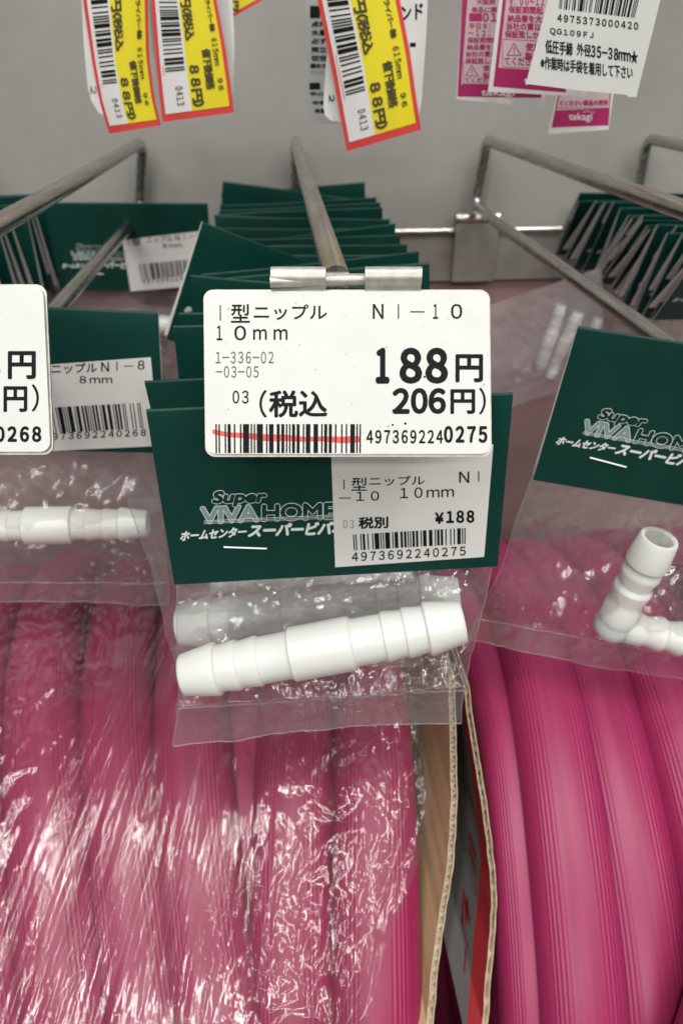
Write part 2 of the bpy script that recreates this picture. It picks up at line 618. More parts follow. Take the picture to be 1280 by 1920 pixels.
class Plain:
    """maps photo pixels to the posed pack's own plane y = c"""
    def __init__(s, pose, y=0.0):
        s.M = pose_matrix(pose); s.I = s.M.inverted(); s.y = y

    def __call__(s, px, py, lift=0.0):
        c = s.I @ Vector((0, 0, 0)); d = (s.I.to_3x3() @ ray(px, py))
        t = (s.y - lift - c.y) / d.y
        return c + d * t


FRONT = (9.544, 141.691, -73.179, -0.043, -0.022, -0.017)
LEFT = (-76.125, 211.166, -71.0, -0.069, 0.071, 0.012)
LEFTB = (-75.0, 390.0, -70.795, 0.15, 0.035, 0.10)
ELBOW = (107.586, 158.814, -70.529, 0.054, 0.105, -0.249)


def card_mb(g, bow=0.0):
    b = MB(['green', 'white_card', 'print_white', 'print_grey'])
    th = 0.28
    n = 8
    out = []
    for i in range(n + 1):
        z = T - H + H * i / n * 0.985
        out.append((-(0.45 + g * (T - z) / H), z))
    for k in range(1, 6):
        a = math.pi * k / 6
        out.append((-0.45 * math.cos(a), T - 0.6 + 0.6 * math.sin(a)))
    for i in range(n, -1, -1):
        z = T - H + H * i / n * 0.985
        out.append(((0.45 + g * (T - z) / H), z))
    inn = []
    for (y, z) in out:
        s_ = -1 if y < 0 else 1
        inn.append((y - s_ * min(th, abs(y)), min(z, T - th)))
    N = len(out)
    hw = W / 2
    nx = 10 if bow else 1
    xs = [-hw + W * i / nx for i in range(nx + 1)]
    vs_ = []
    for x in xs:
        o_ = bow * (x / hw) ** 2 + 0.25 * bow * math.sin(x * 0.11)
        vs_ += [(x, y + o_, z) for y, z in out] + [(x, y + o_, z) for y, z in inn]
    for c in range(nx):
        A, B2 = c * 2 * N, (c + 1) * 2 * N
        b.add(vs_, [(A + i, B2 + i, B2 + i + 1, A + i + 1) for i in range(N - 1)], 0)
        b.add(vs_, [(A + N + i, A + N + i + 1, B2 + N + i + 1, B2 + N + i) for i in range(N - 1)], 1)
        b.add(vs_, [(A, A + N, B2 + N, B2), (A + N - 1, B2 + N - 1, B2 + 2 * N - 1, A + 2 * N - 1)], 1)
    E2 = nx * 2 * N
    b.add(vs_, [(i, i + 1, N + i + 1, N + i) for i in range(N - 1)] + [(E2 + i, E2 + N + i, E2 + N + i + 1, E2 + i + 1) for i in range(N - 1)], 1)
    return b


# the shop's printed logo, in card coordinates (shared by every card)
def add_logo(b, g, bow=0.0):
    P0 = Leaf(FRONT, 1.2)
    k = g / H

    def P(x, y, lift=0.0):
        px, py = 320 + x / 3.765, 890 + y / 3.765
        q = P0(px, py)
        return Vector((q.x, -(0.45 + k * (T - q.z)) - lift + bow * (q.x / 39.0) ** 2 + 0.25 * bow * math.sin(q.x * 0.11) - (0.06 if bow else 0), q.z))
    o1, o2 = 8.5, 4.5
    text(b, P, 'VIVA', (216, 234, 616, 343), 2, bold=11.5, slope=-0.045, lift=0.03, shear=-0.0, space=0.92)
    text(b, P, 'HOME', (650, 215, 1163, 323), 2, bold=11.5, slope=-0.03, lift=0.03, shear=0.0, space=0.95)
    text(b, P, 'VIVA', (216, 234, 616, 343), 3, bold=7.0, slope=-0.045, lift=0.07, space=0.92)
    text(b, P, 'HOME', (650, 215, 1163, 323), 0, bold=7.0, slope=-0.03, lift=0.07, space=0.95)
    text(b, P, 'Super', (300, 120, 672, 220), 2, bold=12, slope=-0.02, lift=0.10, shear=0.15, space=0.98)
    text(b, P, 'Super', (300, 120, 672, 220), 0, bold=7.6, slope=-0.02, lift=0.14, shear=0.15, space=0.98)
    for i, (yy, hh) in enumerate(((300, 3.5), (311, 3.0), (321, 2.4))):
        rect(b, P, 236, yy + 22, 1180, yy + 22 + hh, 2, lift=0.12, slope=-0.045)
    text(b, P, 'ホームセンター', (70, 402, 535, 466), 2, bold=3.2, slope=-0.075, lift=0.05, shear=0.25, space=0.93)
    text(b, P, 'スーパービバホーム', (550, 352, 1420, 436), 2, bold=5.5, slope=-0.03, lift=0.05, shear=0.25, space=0.92)


def add_staple(parent, g):
    P0 = Leaf(FRONT, g)
    a, c = P0(420, 1024.5), P0(500, 1027.3)
    b = MB(['staple'])
    a.y -= 0.3; c.y -= 0.3
    b.tube([a + Vector((0, 1.2, 0)), a, c, c + Vector((0, 1.2, 0))], 0.23, 8)
    return b.build('staple', parent)


BAG_TOP, BAG_BOT, BAG_W = T - H + 4, -91.0, 75.0
SEAL = 0.855


def bag_mb(mat, seed, bulge=7.0, wr=1.0, nx=96, nz=84, zc=-63.0, lean=0.0, tilt=0.0, wid=0.0, bot=BAG_BOT, skew=0.0, seal=SEAL, fine=1.0, ztilt=0.0):
    """flat pouch: two films that part round the fitting, welded at the sides and at a seam above a loose flap"""
    b = MB([mat, 'weld'])
    edge = {}
    for side in (-1, 1):
        vs_ = []
        for j in range(nz + 1):
            v = j / nz
            z = BAG_TOP + (bot - BAG_TOP) * v
            for i in range(nx + 1):
                u = -1 + 2 * i / nx
                zz = z
                e = max(0.0, 1 - u * u) ** 0.45
                if v < seal:
                    q = math.exp(-((z - zc - tilt * u * 38) / 12.5) ** 2)
                    prof = min(1.0, (seal - v) / 0.10)
                    h = (0.35 + bulge * q) * e * prof ** 0.7
                else:
                    h = 0.05
                s_ = seed * 13.7 + side * 3.1
                w = 1.15 * (ridge(u * 3.0 + v * 2 + s_, v * 4.5, s_) - 0.5) + 0.6 * (ridge(u * 6.5 + s_, v * 8 - u * 3, s_ + 4) - 0.5)
                cr = math.exp(-((u - 0.55) / 0.4) ** 2 - ((v - 0.70) / 0.18) ** 2)
                w += 1.6 * cr * (ridge(u * 7 + s_, v * 11, s_ + 9) - 0.4)
                # sharp little creases, strongest beside the fitting and along the seam
                loc_ = 0.35 + 0.9 * cr + 0.6 * math.exp(-((v - seal + 0.06) / 0.07) ** 2) + 0.5 * math.exp(-((v - 0.10) / 0.10) ** 2) * (1 if u > 0.3 else 0.3)
                wx = 0.9 * fnoise(u * 3 + s_, v * 4, 2.0)
                w += fine * loc_ * (0.42 * (ridge(u * 11 + wx * 3 + s_, v * 9 - wx * 2, s_ + 21) - 0.5) + 0.25 * (ridge(u * 21 - wx * 4, v * 19 + wx * 3 + s_, s_ + 33) - 0.5))
                fade = min(1.0, v / 0.12) * (1.0 if v < seal else 0.35)
                y = side * h + wr * w * fade * (0.5 + 0.5 * e)
                if v >= seal:      # the flap below the seam curls gently
                    y += 1.3 * math.sin(u * 2.2 + seed) * (v - seal) / (1 - seal) + side * 0.05
                if abs(v - seal) < 0.6 / nz:
                    y -= 0.35
                y -= lean * v ** 1.3
                x = skew * v ** 1.2 + u * (BAG_W + wid) / 2 * (1 - 0.03 * math.exp(-((z - zc) / 14) ** 2)) + 0.8 * fnoise(v * 5, s_, u * 2) * v
                zz += 0.9 * fnoise(u * 2.2, seed, 5) * v
                vs_.append((x, y, zz))
        fs = []
        for j in range(nz):
            for i in range(nx):
                a = j * (nx + 1) + i
                q = (a, a + 1, a + nx + 2, a + nx + 1)
                fs.append(q if side > 0 else q[::-1])
        b.add(vs_, fs, 0)
        if side < 0:
            w_ = nx + 1
            jl = int(seal * nz + 0.5)
            for ids in ([j * w_ for j in range(nz + 1)], [j * w_ + nx for j in range(nz + 1)], [nz * w_ + i for i in range(nx + 1)]):
                b.tube([vs_[k] for k in ids], 0.16, 6, 1)
            b.tube([Vector(vs_[jl * w_ + i]) + Vector((0, -0.15, 0)) for i in range(nx + 1)], 0.17, 6, 1)
    return b


def label_front(parent):
    """white price sticker on the 10 mm pack"""
    P0 = Leaf(FRONT, 1.2)
    P = lambda X, Y, lift=0.0: P0(340 + X / 2.0645, 490 + Y / 2.0645, lift + 0.14)
    b = MB(['label_paper', 'ink', 'ink_grey'])
    c = [(582, 770), (1203, 745), (1170, 1143), (595, 1183)]
    # continue the sticker a little way up behind the tag
    c[0] = (579, 735); c[1] = (1206, 708)
    top_ = [P(*q) for q in c]
    bot_ = [P(*q, lift=-0.12) for q in c]
    b.add(top_ + bot_, [(3, 2, 1, 0), (0, 1, 5, 4), (1, 2, 6, 5), (2, 3, 7, 6), (3, 0, 4, 7)], 0)
    sl = -0.05
    rect(b, P, 627, 843, 631, 881, 1)
    text(b, P, '型', (658, 836, 718, 886), 1, bold=0.5)
    text(b, P, 'ニップル', (726, 832, 940, 868), 1, slope=-0.02, bold=0.5)
    text(b, P, 'Ｎ', (1074, 813, 1112, 855), 1, bold=0.5)
    rect(b, P, 1147, 811, 1151, 851, 1)
    rect(b, P, 610, 913, 655, 917, 1)
    text(b, P, '１０', (676, 890, 764, 926), 1, slope=-0.02, bold=0.5)
    text(b, P, '１０ｍｍ', (846, 876, 1053, 916), 1, slope=-0.03, bold=0.5)
    text(b, P, '０３', (625, 1000, 667, 1032), 2, space=0.6)
    text(b, P, '税別', (686, 990, 798, 1033), 1, bold=1.8, slope=-0.03)
    text(b, P, '¥', (982, 972, 1012, 1013), 1, bold=2.2)
    text(b, P, '１８８', (1026, 966, 1130, 1010), 1, bold=2.6, space=0.62, slope=-0.02)
    barcode(b, P, '4973692240275', (663, 1056), (1098, 1030), (1098, 1092), (667, 1118), 1)
    text(b, P, '４９７３６９２２４０２７５', (660, 1126, 1098, 1160), 1, bold=0.8, slope=-0.055, space=0.72)
    return b.build('price_label', parent, smooth=False)


def label_left(parent):
    """white price sticker on the 8 mm pack"""
    P0 = Leaf(LEFT, 1.2)
    P = lambda X, Y, lift=0.0: P0(X / 3.2, 500 + Y / 3.2, lift + 0.14)
    b = MB(['label_paper', 'ink'])
    c = [(60, 605), (905, 543), (955, 1075), (150, 1112)]
    top_ = [P(*q) for q in c]; bot_ = [P(*q, lift=-0.12) for q in c]
    b.add(top_ + bot_, [(3, 2, 1, 0), (0, 1, 5, 4), (1, 2, 6, 5), (2, 3, 7, 6), (3, 0, 4, 7)], 0)
    rect(b, P, 118, 600, 124, 655, 1)
    text(b, P, '型', (165, 595, 250, 655), 1, bold=1)
    text(b, P, 'ニップル', (312, 583, 583, 642), 1, slope=-0.03, bold=1)
    text(b, P, 'Ｎ', (610, 572, 655, 628), 1, bold=1)
    rect(b, P, 700, 568, 707, 622, 1)
    rect(b, P, 745, 592, 800, 598, 1)
    text(b, P, '８', (828, 562, 868, 615), 1, bold=1)
    text(b, P, '８ｍｍ', (480, 655, 675, 698), 1, bold=1)
    barcode(b, P, '4973692240268', (230, 848), (842, 815), (862, 968), (262, 1002), 1)
    text(b, P, '４９７３６９２２４０２６８', (270, 1000, 876, 1040), 1, bold=1.2, slope=-0.045, space=0.72)
    return b.build('price_label', parent, smooth=False)


PACKS = 'green header card packs hanging on the hooks'


def new_pack(label, pose, group=PACKS):
    e = bpy.data.objects.new('hanging_pack', None)
    e.empty_display_size = 0.01
    COL.objects.link(e)
    tag(e, label, 'hanging pack', group)
    set_pose(e, pose)
    return e


def set_pose(e, pose):
    x, y, z, pi, ro, ya = pose
    e.location = (x * MM, y * MM, z * MM + BASE_H)
    e.rotation_mode = 'YXZ'
    e.rotation_euler = (pi, ro, ya)


def copy_part(o, parent):
    c = o.copy()
    COL.objects.link(c)
    c.parent = parent
    return c


# front 10 mm pack
pk = new_pack('front green pack under the large price tag, holding a straight white nipple', FRONT)
b = card_mb(1.2); add_logo(b, 1.2)
card_a = b.build('header_card', pk, angle=35)
staple_a = add_staple(pk, 1.2)
label_a = label_front(pk)
bag_front = bag_mb('film_front', 1, 6.6, 1.25, 170, 140, zc=-64, tilt=0.10, lean=9.0, wid=1.5, bot=-76.5, skew=-7.0, seal=0.79, fine=1.7, ztilt=-6.0).build('plastic_bag', pk, angle=0)
# variants shared by the copies
hid = bpy.data.objects.new('x', None)
bag_b = None

# left 8 mm pack
pl = new_pack('front green pack with 8mm label, partly behind the left price tag', LEFT)
copy_part(card_a, pl)
copy_part(staple_a, pl)
label_l = label_left(pl)
bag_b = bag_mb('film', 2, 6.0, 1.1, fine=1.0, zc=-55).build('plastic_bag', pl, angle=0)

plb = new_pack('rearmost green pack on the left hook, its wire passing through the card', LEFTB)
copy_part(card_a, plb); copy_part(label_l, plb); copy_part(staple_a, plb)
bag_c = bag_mb('film', 3, 6.0, 0.8, fine=0.6, zc=-60).build('plastic_bag', plb, angle=0)

# elbow pack
pe = new_pack('green pack with the white elbow fitting, tilted to the right', ELBOW)
copy_part(card_a, pe); copy_part(staple_a, pe)
bag_e = bag_mb('film_front', 5, 6.5, 1.2, 150, 130, zc=-68, seal=0.85, bot=-98.0, skew=-5.0, wid=3.0, fine=1.6).build('plastic_bag', pe, angle=0)

ordw = ['second', 'third', 'fourth', 'fifth', 'sixth', 'seventh', 'eighth', 'ninth', 'tenth', 'eleventh', 'twelfth', 'thirteenth',
        'fourteenth', 'fifteenth', 'sixteenth', 'seventeenth', 'eighteenth', 'nineteenth', 'twentieth', 'twenty-first', 'twenty-second']
MID = [(6.0, 160.0, -73.4, 0.045, -0.07, -0.12), (8.9, 196.5, -73.0, 0.046, 0.024, 0.068), (9.2, 208.2, -72.7, 0.057, 0.029, 0.051),
       (8.5, 234.3, -72.4, 0.049, 0.056, 0.034), (9.2, 243.7, -70.5, 0.05, -0.025, -0.001), (10.9, 262.6, -71.9, 0.05, 0.0, 0.011),
       (3.0, 277.0, -73.2, 0.11, 0.40, 0.28), (10.7, 281.0, -72.7, 0.049, 0.018, 0.02), (10.2, 292.6, -72.6, 0.053, 0.016, 0.02), (10.0, 308.6, -72.4, 0.051, 0.006, 0.021),
       (9.5, 325.9, -72.6, 0.051, 0.032, 0.028), (9.4, 360.1, -71.0, 0.051, 0.013, 0.002), (9.1, 386.8, -70.3, 0.049, -0.001, -0.004),
       (8.1, 416.0, -70.3, 0.05, 0.14, -0.006), (8.6, 424.3, -70.0, 0.05, -0.064, -0.002)]
rj = random.Random(11)
MID = [list(m) for m in MID]
MID[10:10] = [[9.8, 317.0, -73.0, 0.06, -0.05, 0.06]]
MID[12:12] = [[9.0, 343.0, -71.5, 0.05, 0.055, -0.05]]
MID[14:14] = [[9.2, 373.0, -70.6, 0.05, -0.04, 0.04]]
bows = []
for k_, bw in enumerate((1.6, -1.3, 0.8)):
    bb = card_mb(1.6, bw); add_logo(bb, 1.6, bw)
    bows.append(bb)
built = {}
for i, ps in enumerate(MID):
    lab = '%s green pack from the front on the middle hook' % ordw[i]
    if i == 6: lab = 'green pack rolled askew in the middle stack, its left corner sticking up'
    if i == len(MID) - 1: lab = 'rearmost green pack of the middle stack, its right corner raised'
    if i == len(MID) - 2: lab = 'green pack in the rear of the middle stack, its left corner raised'
    if i >= 2 and i != 6 and i < len(MID) - 2:
        ps[4] += rj.uniform(-0.055, 0.055); ps[5] += rj.uniform(-0.15, 0.15); ps[3] += rj.uniform(-0.04, 0.08); ps[0] += rj.uniform(-1.6, 1.6); ps[2] += rj.uniform(-1.0, 0.5)
    e = new_pack(lab, ps)
    if i < 2:
        copy_part(card_a, e); copy_part(label_a, e)
    else:
        k_ = i % 3
        if k_ in built: copy_part(built[k_], e)
        else: built[k_] = bows[k_].build('header_card', e, angle=35)
    bg_ = copy_part((bag_b, bag_c)[i % 2], e)
    if i == 0: bg_.location = (-0.0125, -0.003, 0.009)

# side stacks: cards seen from their ends, folded cards gaping white
card_w = None
x4 = 205.0
rnd = random.Random(3)
ys4 = [424, 417, 409, 402, 395, 389, 383, 371, 365, 359, 353, 346, 341, 335, 330, 324, 318, 313, 307, 301, 295]
for i, y in enumerate(ys4):
    ps = (x4 + rnd.uniform(-2.5, 2.5), y, -72 + rnd.uniform(-1.5, 1), 0.62 + rnd.uniform(-0.16, 0.16), rnd.uniform(-0.03, 0.06), rnd.uniform(-0.12, 0.05))
    e = new_pack('%s white-edged pack from the panel on the rightmost hook' % ('first' if i == 0 else ordw[i - 1]), ps)
    if card_w is None:
        bb = card_mb(3.2); add_logo(bb, 3.2)
        card_w = bb.build('header_card', e, angle=35)
    else:
        copy_part(card_w, e)
    if i % 3 == 0: copy_part(bag_b, e)
ys0 = [420, 408, 397, 385, 374, 362, 350, 338, 325]
for i, y in enumerate(ys0):
    ps = (-160 + rnd.uniform(-3, 2), y, -71 + rnd.uniform(-1.5, 2.5), 0.22 + rnd.uniform(-0.16, 0.16), rnd.uniform(-0.05, 0.05), rnd.uniform(-0.05, 0.15))
    e = new_pack('%s white-edged pack from the panel on the leftmost hook' % ('first' if i == 0 else ordw[i - 1]), ps)
    copy_part(card_w, e)
    if i % 3 == 0: copy_part(bag_c, e)


# ------------------------------------------------------------------ fittings in the bags
def nipple_mb(L, r, collar=1.06):
    """straight double-ended hose nipple: three barbs a side, plain collar in the middle"""
    hl = L / 2
    half = [(0.0, r * 0.76), (0.4, r * 0.82), (8.4, r * 1.05), (9.0, r * 1.04), (9.5, r * 0.92), (10.5, r * 0.92), (13.6, r * 0.99), (14.2, r * 0.985), (14.6, r * 0.92),
            (15.6, r * 0.92), (18.8, r * 0.99), (19.4, r * 0.985), (19.8, r * 0.92), (hl - 8.5, r * 0.93), (hl - 7.9, r * 0.96), (hl - 7.3, r * collar), (hl - 6.6, r * collar)]
    sc_ = hl / 34.0 if hl < 30 else 1.0
    half = [(a if a > hl - 9 else a * min(1.0, (hl - 9) / 21.0), c) for a, c in half]
    prof = [(-hl + 9, 0.0), (-hl + 9, r * 0.6), (-hl + 0.2, r * 0.62), (-hl, r * 0.68)]
    prof += [(-hl + a, c) for a, c in half]
    prof += [(hl - a, c) for a, c in half[::-1]]
    prof += [(hl, r * 0.68), (hl - 0.2, r * 0.62), (hl - 9, r * 0.6), (hl - 9, 0.0)]
    b = MB(['nylon'])
    b.lathe(prof, 48)
    return b


def place(o, pose, pos, rot):
    Mx = pose_matrix(pose) @ Matrix.Translation(pos) @ rot
    loc = Mx.to_translation()
    o.location = (loc.x * MM, loc.y * MM, loc.z * MM + BASE_H)
    o.rotation_mode = 'QUATERNION'
    o.rotation_quaternion = Mx.to_quaternion()


FIT = 'white nylon hose fittings in the bags'
PF = Plain(FRONT, -8.5)
a_, c_ = PF(342, 1266), PF(868, 1166)
nip = nipple_mb((c_ - a_).length, 6.3).build('hose_nipple', angle=28)
tag(nip, 'large straight white barbed nipple lying in the front clear bag', 'hose fitting', FIT)
d_ = c_ - a_
place(nip, FRONT, (a_ + c_) / 2, Matrix.Rotation(-math.atan2(d_.z, d_.x), 4, 'Y'))


def nip_copy(label, pose, pos, ang, s=1.0, yaw=0.0):
    o = nip.copy()
    COL.objects.link(o)
    tag(o, label, 'hose fitting', FIT)
    place(o, pose, pos, Matrix.Rotation(yaw, 4, 'Z') @ Matrix.Rotation(-ang, 4, 'Y'))
    o.scale = (s, s, s)
    return o


PM = Plain(MID[0], -2.0)
q1, q2 = PM(338, 1172), PM(862, 1122)
nip_copy('white nipple in the second bag, seen just above the front one', MID[0], (q1 + q2) / 2, math.atan2((q2 - q1).z, (q2 - q1).x), (q2 - q1).length / (c_ - a_).length)
PM1 = Plain(MID[1], 1.0)
q1, q2 = PM1(300, 1090), PM1(850, 1075)
nip_copy('faint white nipple under the lower edge of the front green card', MID[1], (q1 + q2) / 2, math.atan2((q2 - q1).z, (q2 - q1).x), 1.0)

PL = Plain(LEFT, -1.0)
q2 = PL(278, 982); q1 = PL(-95, 988)
nl = nipple_mb((q2 - q1).length, 5.4, 1.16).build('hose_nipple', angle=28)
tag(nl, 'smaller straight white nipple with wide collar in the left bag', 'hose fitting', FIT)
place(nl, LEFT, (q1 + q2) / 2, Matrix.Rotation(-math.atan2((q2 - q1).z, (q2 - q1).x), 4, 'Y'))
o = nl.copy(); COL.objects.link(o)
tag(o, 'white nipple far back on the left hook, seen between the green cards', 'hose fitting', FIT)
PB = Plain(LEFTB, 0.0)
q2 = PB(352, 606)
place(o, LEFTB, q2 + Vector((-27, 0, 0)), Matrix.Rotation(0.05, 4, 'Y'))

# elbow
PE = Plain(ELBOW, -2.0)
cc, tt, rr = PE(1150, 1170), PE(1236, 1008), PE(1345, 1214)
el = thing('elbow_fitting', 'white barbed elbow fitting in the clear bag at right', 'hose fitting', (0, 0, 0), FIT)


def barb_arm(b, c, tip, r):
    d = tip - c
    L_ = d.length
    e = L_ - 0.3
    prof = [(0, r * 1.02), (L_ * 0.24, r * 1.02), (L_ * 0.27, r * 0.93), (L_ * 0.32, r * 0.90), (L_ * 0.42, r * 1.04), (L_ * 0.45, r * 1.04), (L_ * 0.49, r * 0.89),
            (L_ * 0.52, r * 0.89), (L_ * 0.61, r * 1.04), (L_ * 0.64, r * 1.04), (L_ * 0.68, r * 0.91), (L_ * 0.70, r * 0.93), (L_ * 0.73, r * 1.11), (L_ * 0.77, r * 1.11),
            (L_ * 0.985, r * 0.98), (L_, r * 0.92), (L_, r * 0.80), (L_ - 0.5, r * 0.72), (L_ * 0.55, r * 0.68), (L_ * 0.55, 0.0)]
    q = Vector((1, 0, 0)).rotation_difference(d.normalized()).to_matrix()
    t = MB(['nylon'])
    t.lathe(prof, 44)
    b.add([q @ Vector(v) + c for v in t.v], t.f, 0)


b = MB(['nylon'])
barb_arm(b, Vector((0, 0, 0)), tt - cc, 5.5)
barb_arm(b, Vector((0, 0, 0)), rr - cc, 5.2)
ball = [(-6.0 * math.cos(math.pi * k / 14), max(0.0, 6.0 * math.sin(math.pi * k / 14))) for k in range(15)]
t = MB(['nylon']); t.lathe(ball, 36)
b.add(t.v, t.f, 0)
eb = b.build('elbow_body', el, angle=28)
Mx = pose_matrix(ELBOW) @ Matrix.Translation(cc)
lc = Mx.to_translation()
el.location = (lc.x * MM, lc.y * MM, lc.z * MM + BASE_H)
el.rotation_mode = 'QUATERNION'
el.rotation_quaternion = Mx.to_quaternion()

# card-less bag of fittings far back on the third hook
LOOSE = (112.0, 352.0, -72.0, 0.12, -0.33, 0.0)
e = bpy.data.objects.new('loose_bag', None); COL.objects.link(e); set_pose(e, LOOSE)
tag(e, 'clear bag of fittings hanging far back on the third hook', 'plastic bag')
bag_mb('film_milky', 7, 6.0, 0.8, fine=0.6).build('film', e, angle=0)
PQ = Plain(LOOSE, 0.0)
for k, (u, v, lab) in enumerate((((1050, 575), (1012, 690), 'faint white nipple standing left in the far loose bag'),
                                 ((1082, 590), (1030, 705), 'faint white nipple standing second from left in the far loose bag'),
                                 ((1120, 600), (1085, 700), 'faint white nipple standing right in the far loose bag'))):
    q1, q2 = PQ(*v), PQ(*u)
    nip_copy(lab, LOOSE, (q1 + q2) / 2, math.atan2((q2 - q1).z, (q2 - q1).x), (q2 - q1).length / (c_ - a_).length * 1.05)

# ------------------------------------------------------------------ price tags
TN = -AXIS


def tag_P(B, dz=140.0):
    def P(px, py, lift=0.0):
        dist = dz + (545 - py) * 0.005
        return atd(px, py, dist) + TN * lift - B
    return P


def rounded(x0, y0, x1, y1, r, n=6, sk=0.0):
    pts = []
    for cx, cy, a0 in ((x1 - r, y0 + r, -90), (x1 - r, y1 - r, 0), (x0 + r, y1 - r, 90), (x0 + r, y0 + r, 180)):
        for k in range(n + 1):
            a = math.radians(a0 + 90 * k / n)
            x, y = cx + r * math.cos(a), cy + r * math.sin(a)
            pts.append((x + sk * (y - y0), y))
    return pts


def slab(b, P, pts, l0, l1, mat):
    n = len(pts)
    vs_ = [P(x, y, l1) for x, y in pts] + [P(x, y, l0) for x, y in pts]
    b.add(vs_, [tuple(range(n))[::-1], tuple(range(n, 2 * n))] + [(i, (i + 1) % n, n + (i + 1) % n, n + i) for i in range(n)], mat)


def make_tag(label, x0, y0, x1, y1, content, tabs, dz=140.0, sk=0.012, slope=0.0):
    B = atd((x0 + x1) / 2, y0, dz)
    P1 = tag_P(B, dz)
    P = P1
    t = thing('price_tag', label, 'price tag', B, 'price tags on the front crossbars')
    b = MB(['tin'])
    slab(b, P, rounded(x0 - 2, y0 - 5, x1 + 3, y1 + 5, 19, sk=sk), -1.2, -0.7, 0)
    b.build('metal_plate', t, smooth=False)
    b = MB(['tag_paper', 'ink', 'ink_thin', 'red_pen'])
    slab(b, P, rounded(x0, y0, x1, y1, 19, sk=sk), -0.6, 0.0, 0)
    content(b, P)
    b.build('tag_card', t, smooth=False)
    # sheet-metal tabs rolled over the crossbar
    for (ta, tb) in tabs:
        b = MB(['tin'])
        prof = [(y0 + 6, -1.1, 0), (y0 - 3, -0.9, 0)]
        rings = []
        n = 12
        nx = 6
        cyl_c = y0 - 21
        lc_ = dz - (at(650, 525, 142.5).dot(AXIS)) + 0.1
        vs_ = []
        rows = [(y0 + 3, -0.62), (y0 - 1, -0.55)]
        for up_, lf_ in ((7, 0.2), (12, 1.3), (16, 1.95), (20, 2.2), (26, 2.35), (32, 2.35), (37, 2.2), (41, 1.8), (44, 1.0), (45.5, 0.0), (45, -1.2), (42, -2.2), (36, -2.7)):
            rows.append((y0 - up_, lc_ + lf_))
        for (yy, lf) in rows:
            for i in range(nx + 1):
                vs_.append(P(ta + (tb - ta) * i / nx, yy, lf))
        for (yy, lf) in rows:
            for i in range(nx + 1):
                vs_.append(P(ta + (tb - ta) * i / nx, yy + 1.0, lf - 0.5))
        nr = len(rows); w = nx + 1
        fs = []
        for j in range(nr - 1):
            for i in range(nx):
                a = j * w + i
                fs.append((a, a + 1, a + w + 1, a + w))
                a2 = a + nr * w
                fs.append((a2, a2 + w, a2 + w + 1, a2 + 1))
            for i in (0, nx):
                a = j * w + i
                fs.append((a, a + w, a + w + nr * w, a + nr * w))
        e_ = (nr - 1) * w
        for i in range(nx):
            fs.append((e_ + i, e_ + i + 1, e_ + i + 1 + nr * w, e_ + i + nr * w))
        b.add(vs_, fs, 0)
        b.build('hinge_tab', t, angle=50)
    return t


def main_content(b, P1):
    P = lambda X, Y, lift=0.0: P1(340 + X / 2.0645, 490 + Y / 2.0645, lift)
    bo = 0.9
    rect(b, P, 149, 170, 153.5, 230, 1)
    text(b, P, '型', (193, 166, 265, 237), 1, bold=bo)
    text(b, P, 'ニップル', (281, 168, 562, 226), 1, bold=bo)
    text(b, P, 'Ｎ', (741, 166, 781, 222), 1, bold=bo)
    rect(b, P, 837, 166, 841.5, 222, 1)
    rect(b, P, 885, 193.5, 940, 198, 1)
    text(b, P, '１', (974, 166, 992, 222), 1, bold=bo)
    text(b, P, '０', (1043, 166, 1085, 222), 1, bold=bo)
    text(b, P, '１', (138, 250, 158, 305), 1, bold=bo)
    text(b, P, '０', (206, 250, 250, 305), 1, bold=bo)
    text(b, P, 'ｍ', (279, 263, 330, 303), 1, bold=bo)
    text(b, P, 'ｍ', (358, 263, 410, 303), 1, bold=bo)
    text(b, P, '１－３３６－０２', (134, 350, 357, 395), 2, space=0.62, bold=0.3)
    text(b, P, '－０３－０５', (134, 406, 299, 450), 2, space=0.62, bold=0.3)
    for ch, x0, x1 in (('１', 754, 802), ('８', 846, 928), ('８', 946, 1028)):
        text(b, P, ch, (x0 + 4, 341, x1 - 4, 467), 1, bold=7.0)
    text(b, P, '円', (1063, 363, 1163, 465), 1, bold=3.5)
    text(b, P, '０３', (199, 501, 260, 550), 1, space=0.62, bold=0.8)
    text(b, P, '（', (303, 499, 330, 604), 1, bold=1.2)
    text(b, P, '税込', (342, 502, 562, 602), 1, bold=3.0)
    for ch, x0, x1 in (('２', 819, 880), ('０', 890, 950), ('６', 958, 1020)):
        text(b, P, ch, (x0 + 2, 495, x1 - 2, 586), 1, bold=5.0)
    text(b, P, '円', (1043, 498, 1133, 588), 1, bold=3.0)
    text(b, P, '）', (1152, 490, 1176, 592), 1, bold=1.2)
    barcode(b, P, '4973692240275', (132, 630), (695, 630), (694, 742), (133, 742), 1)
    n = 60
    up, lo = [], []
    for i in range(n + 1):
        x = 120 + (690 - 120) * i / n
        yc = 660 + 32 * (1 - math.exp(-(x - 120) / 190)) + 1.5 * math.sin(x / 23)
        w = 11.5 + 2 * math.sin(x / 51 + 1) - (5 if i in (0, n) else 0)
        up.append(P(x, yc - w, 0.03)); lo.append(P(x, yc + w, 0.03))
    b.add(up + lo, [(n + 1 + i, n + 2 + i, i + 1, i) for i in range(n)], 3)
    text(b, P, '４９７３６９２２４', (717, 654, 1010, 704), 1, bold=1.6, space=0.66)
    text(b, P, '０２７５', (1018, 640, 1180, 700), 1, bold=3.2, space=0.66)
    # smudges above the number
    for (x, y, r) in ((817, 633, 4), (866, 628, 4.5), (822, 578, 6), (940, 447, 4), (800, 640, 2.5)):
        b.add([P(x + r * math.cos(a * math.pi / 4) * 1.2, y + r * math.sin(a * math.pi / 4), 0.05) for a in range(8)], [tuple(range(8))[::-1]], 1)


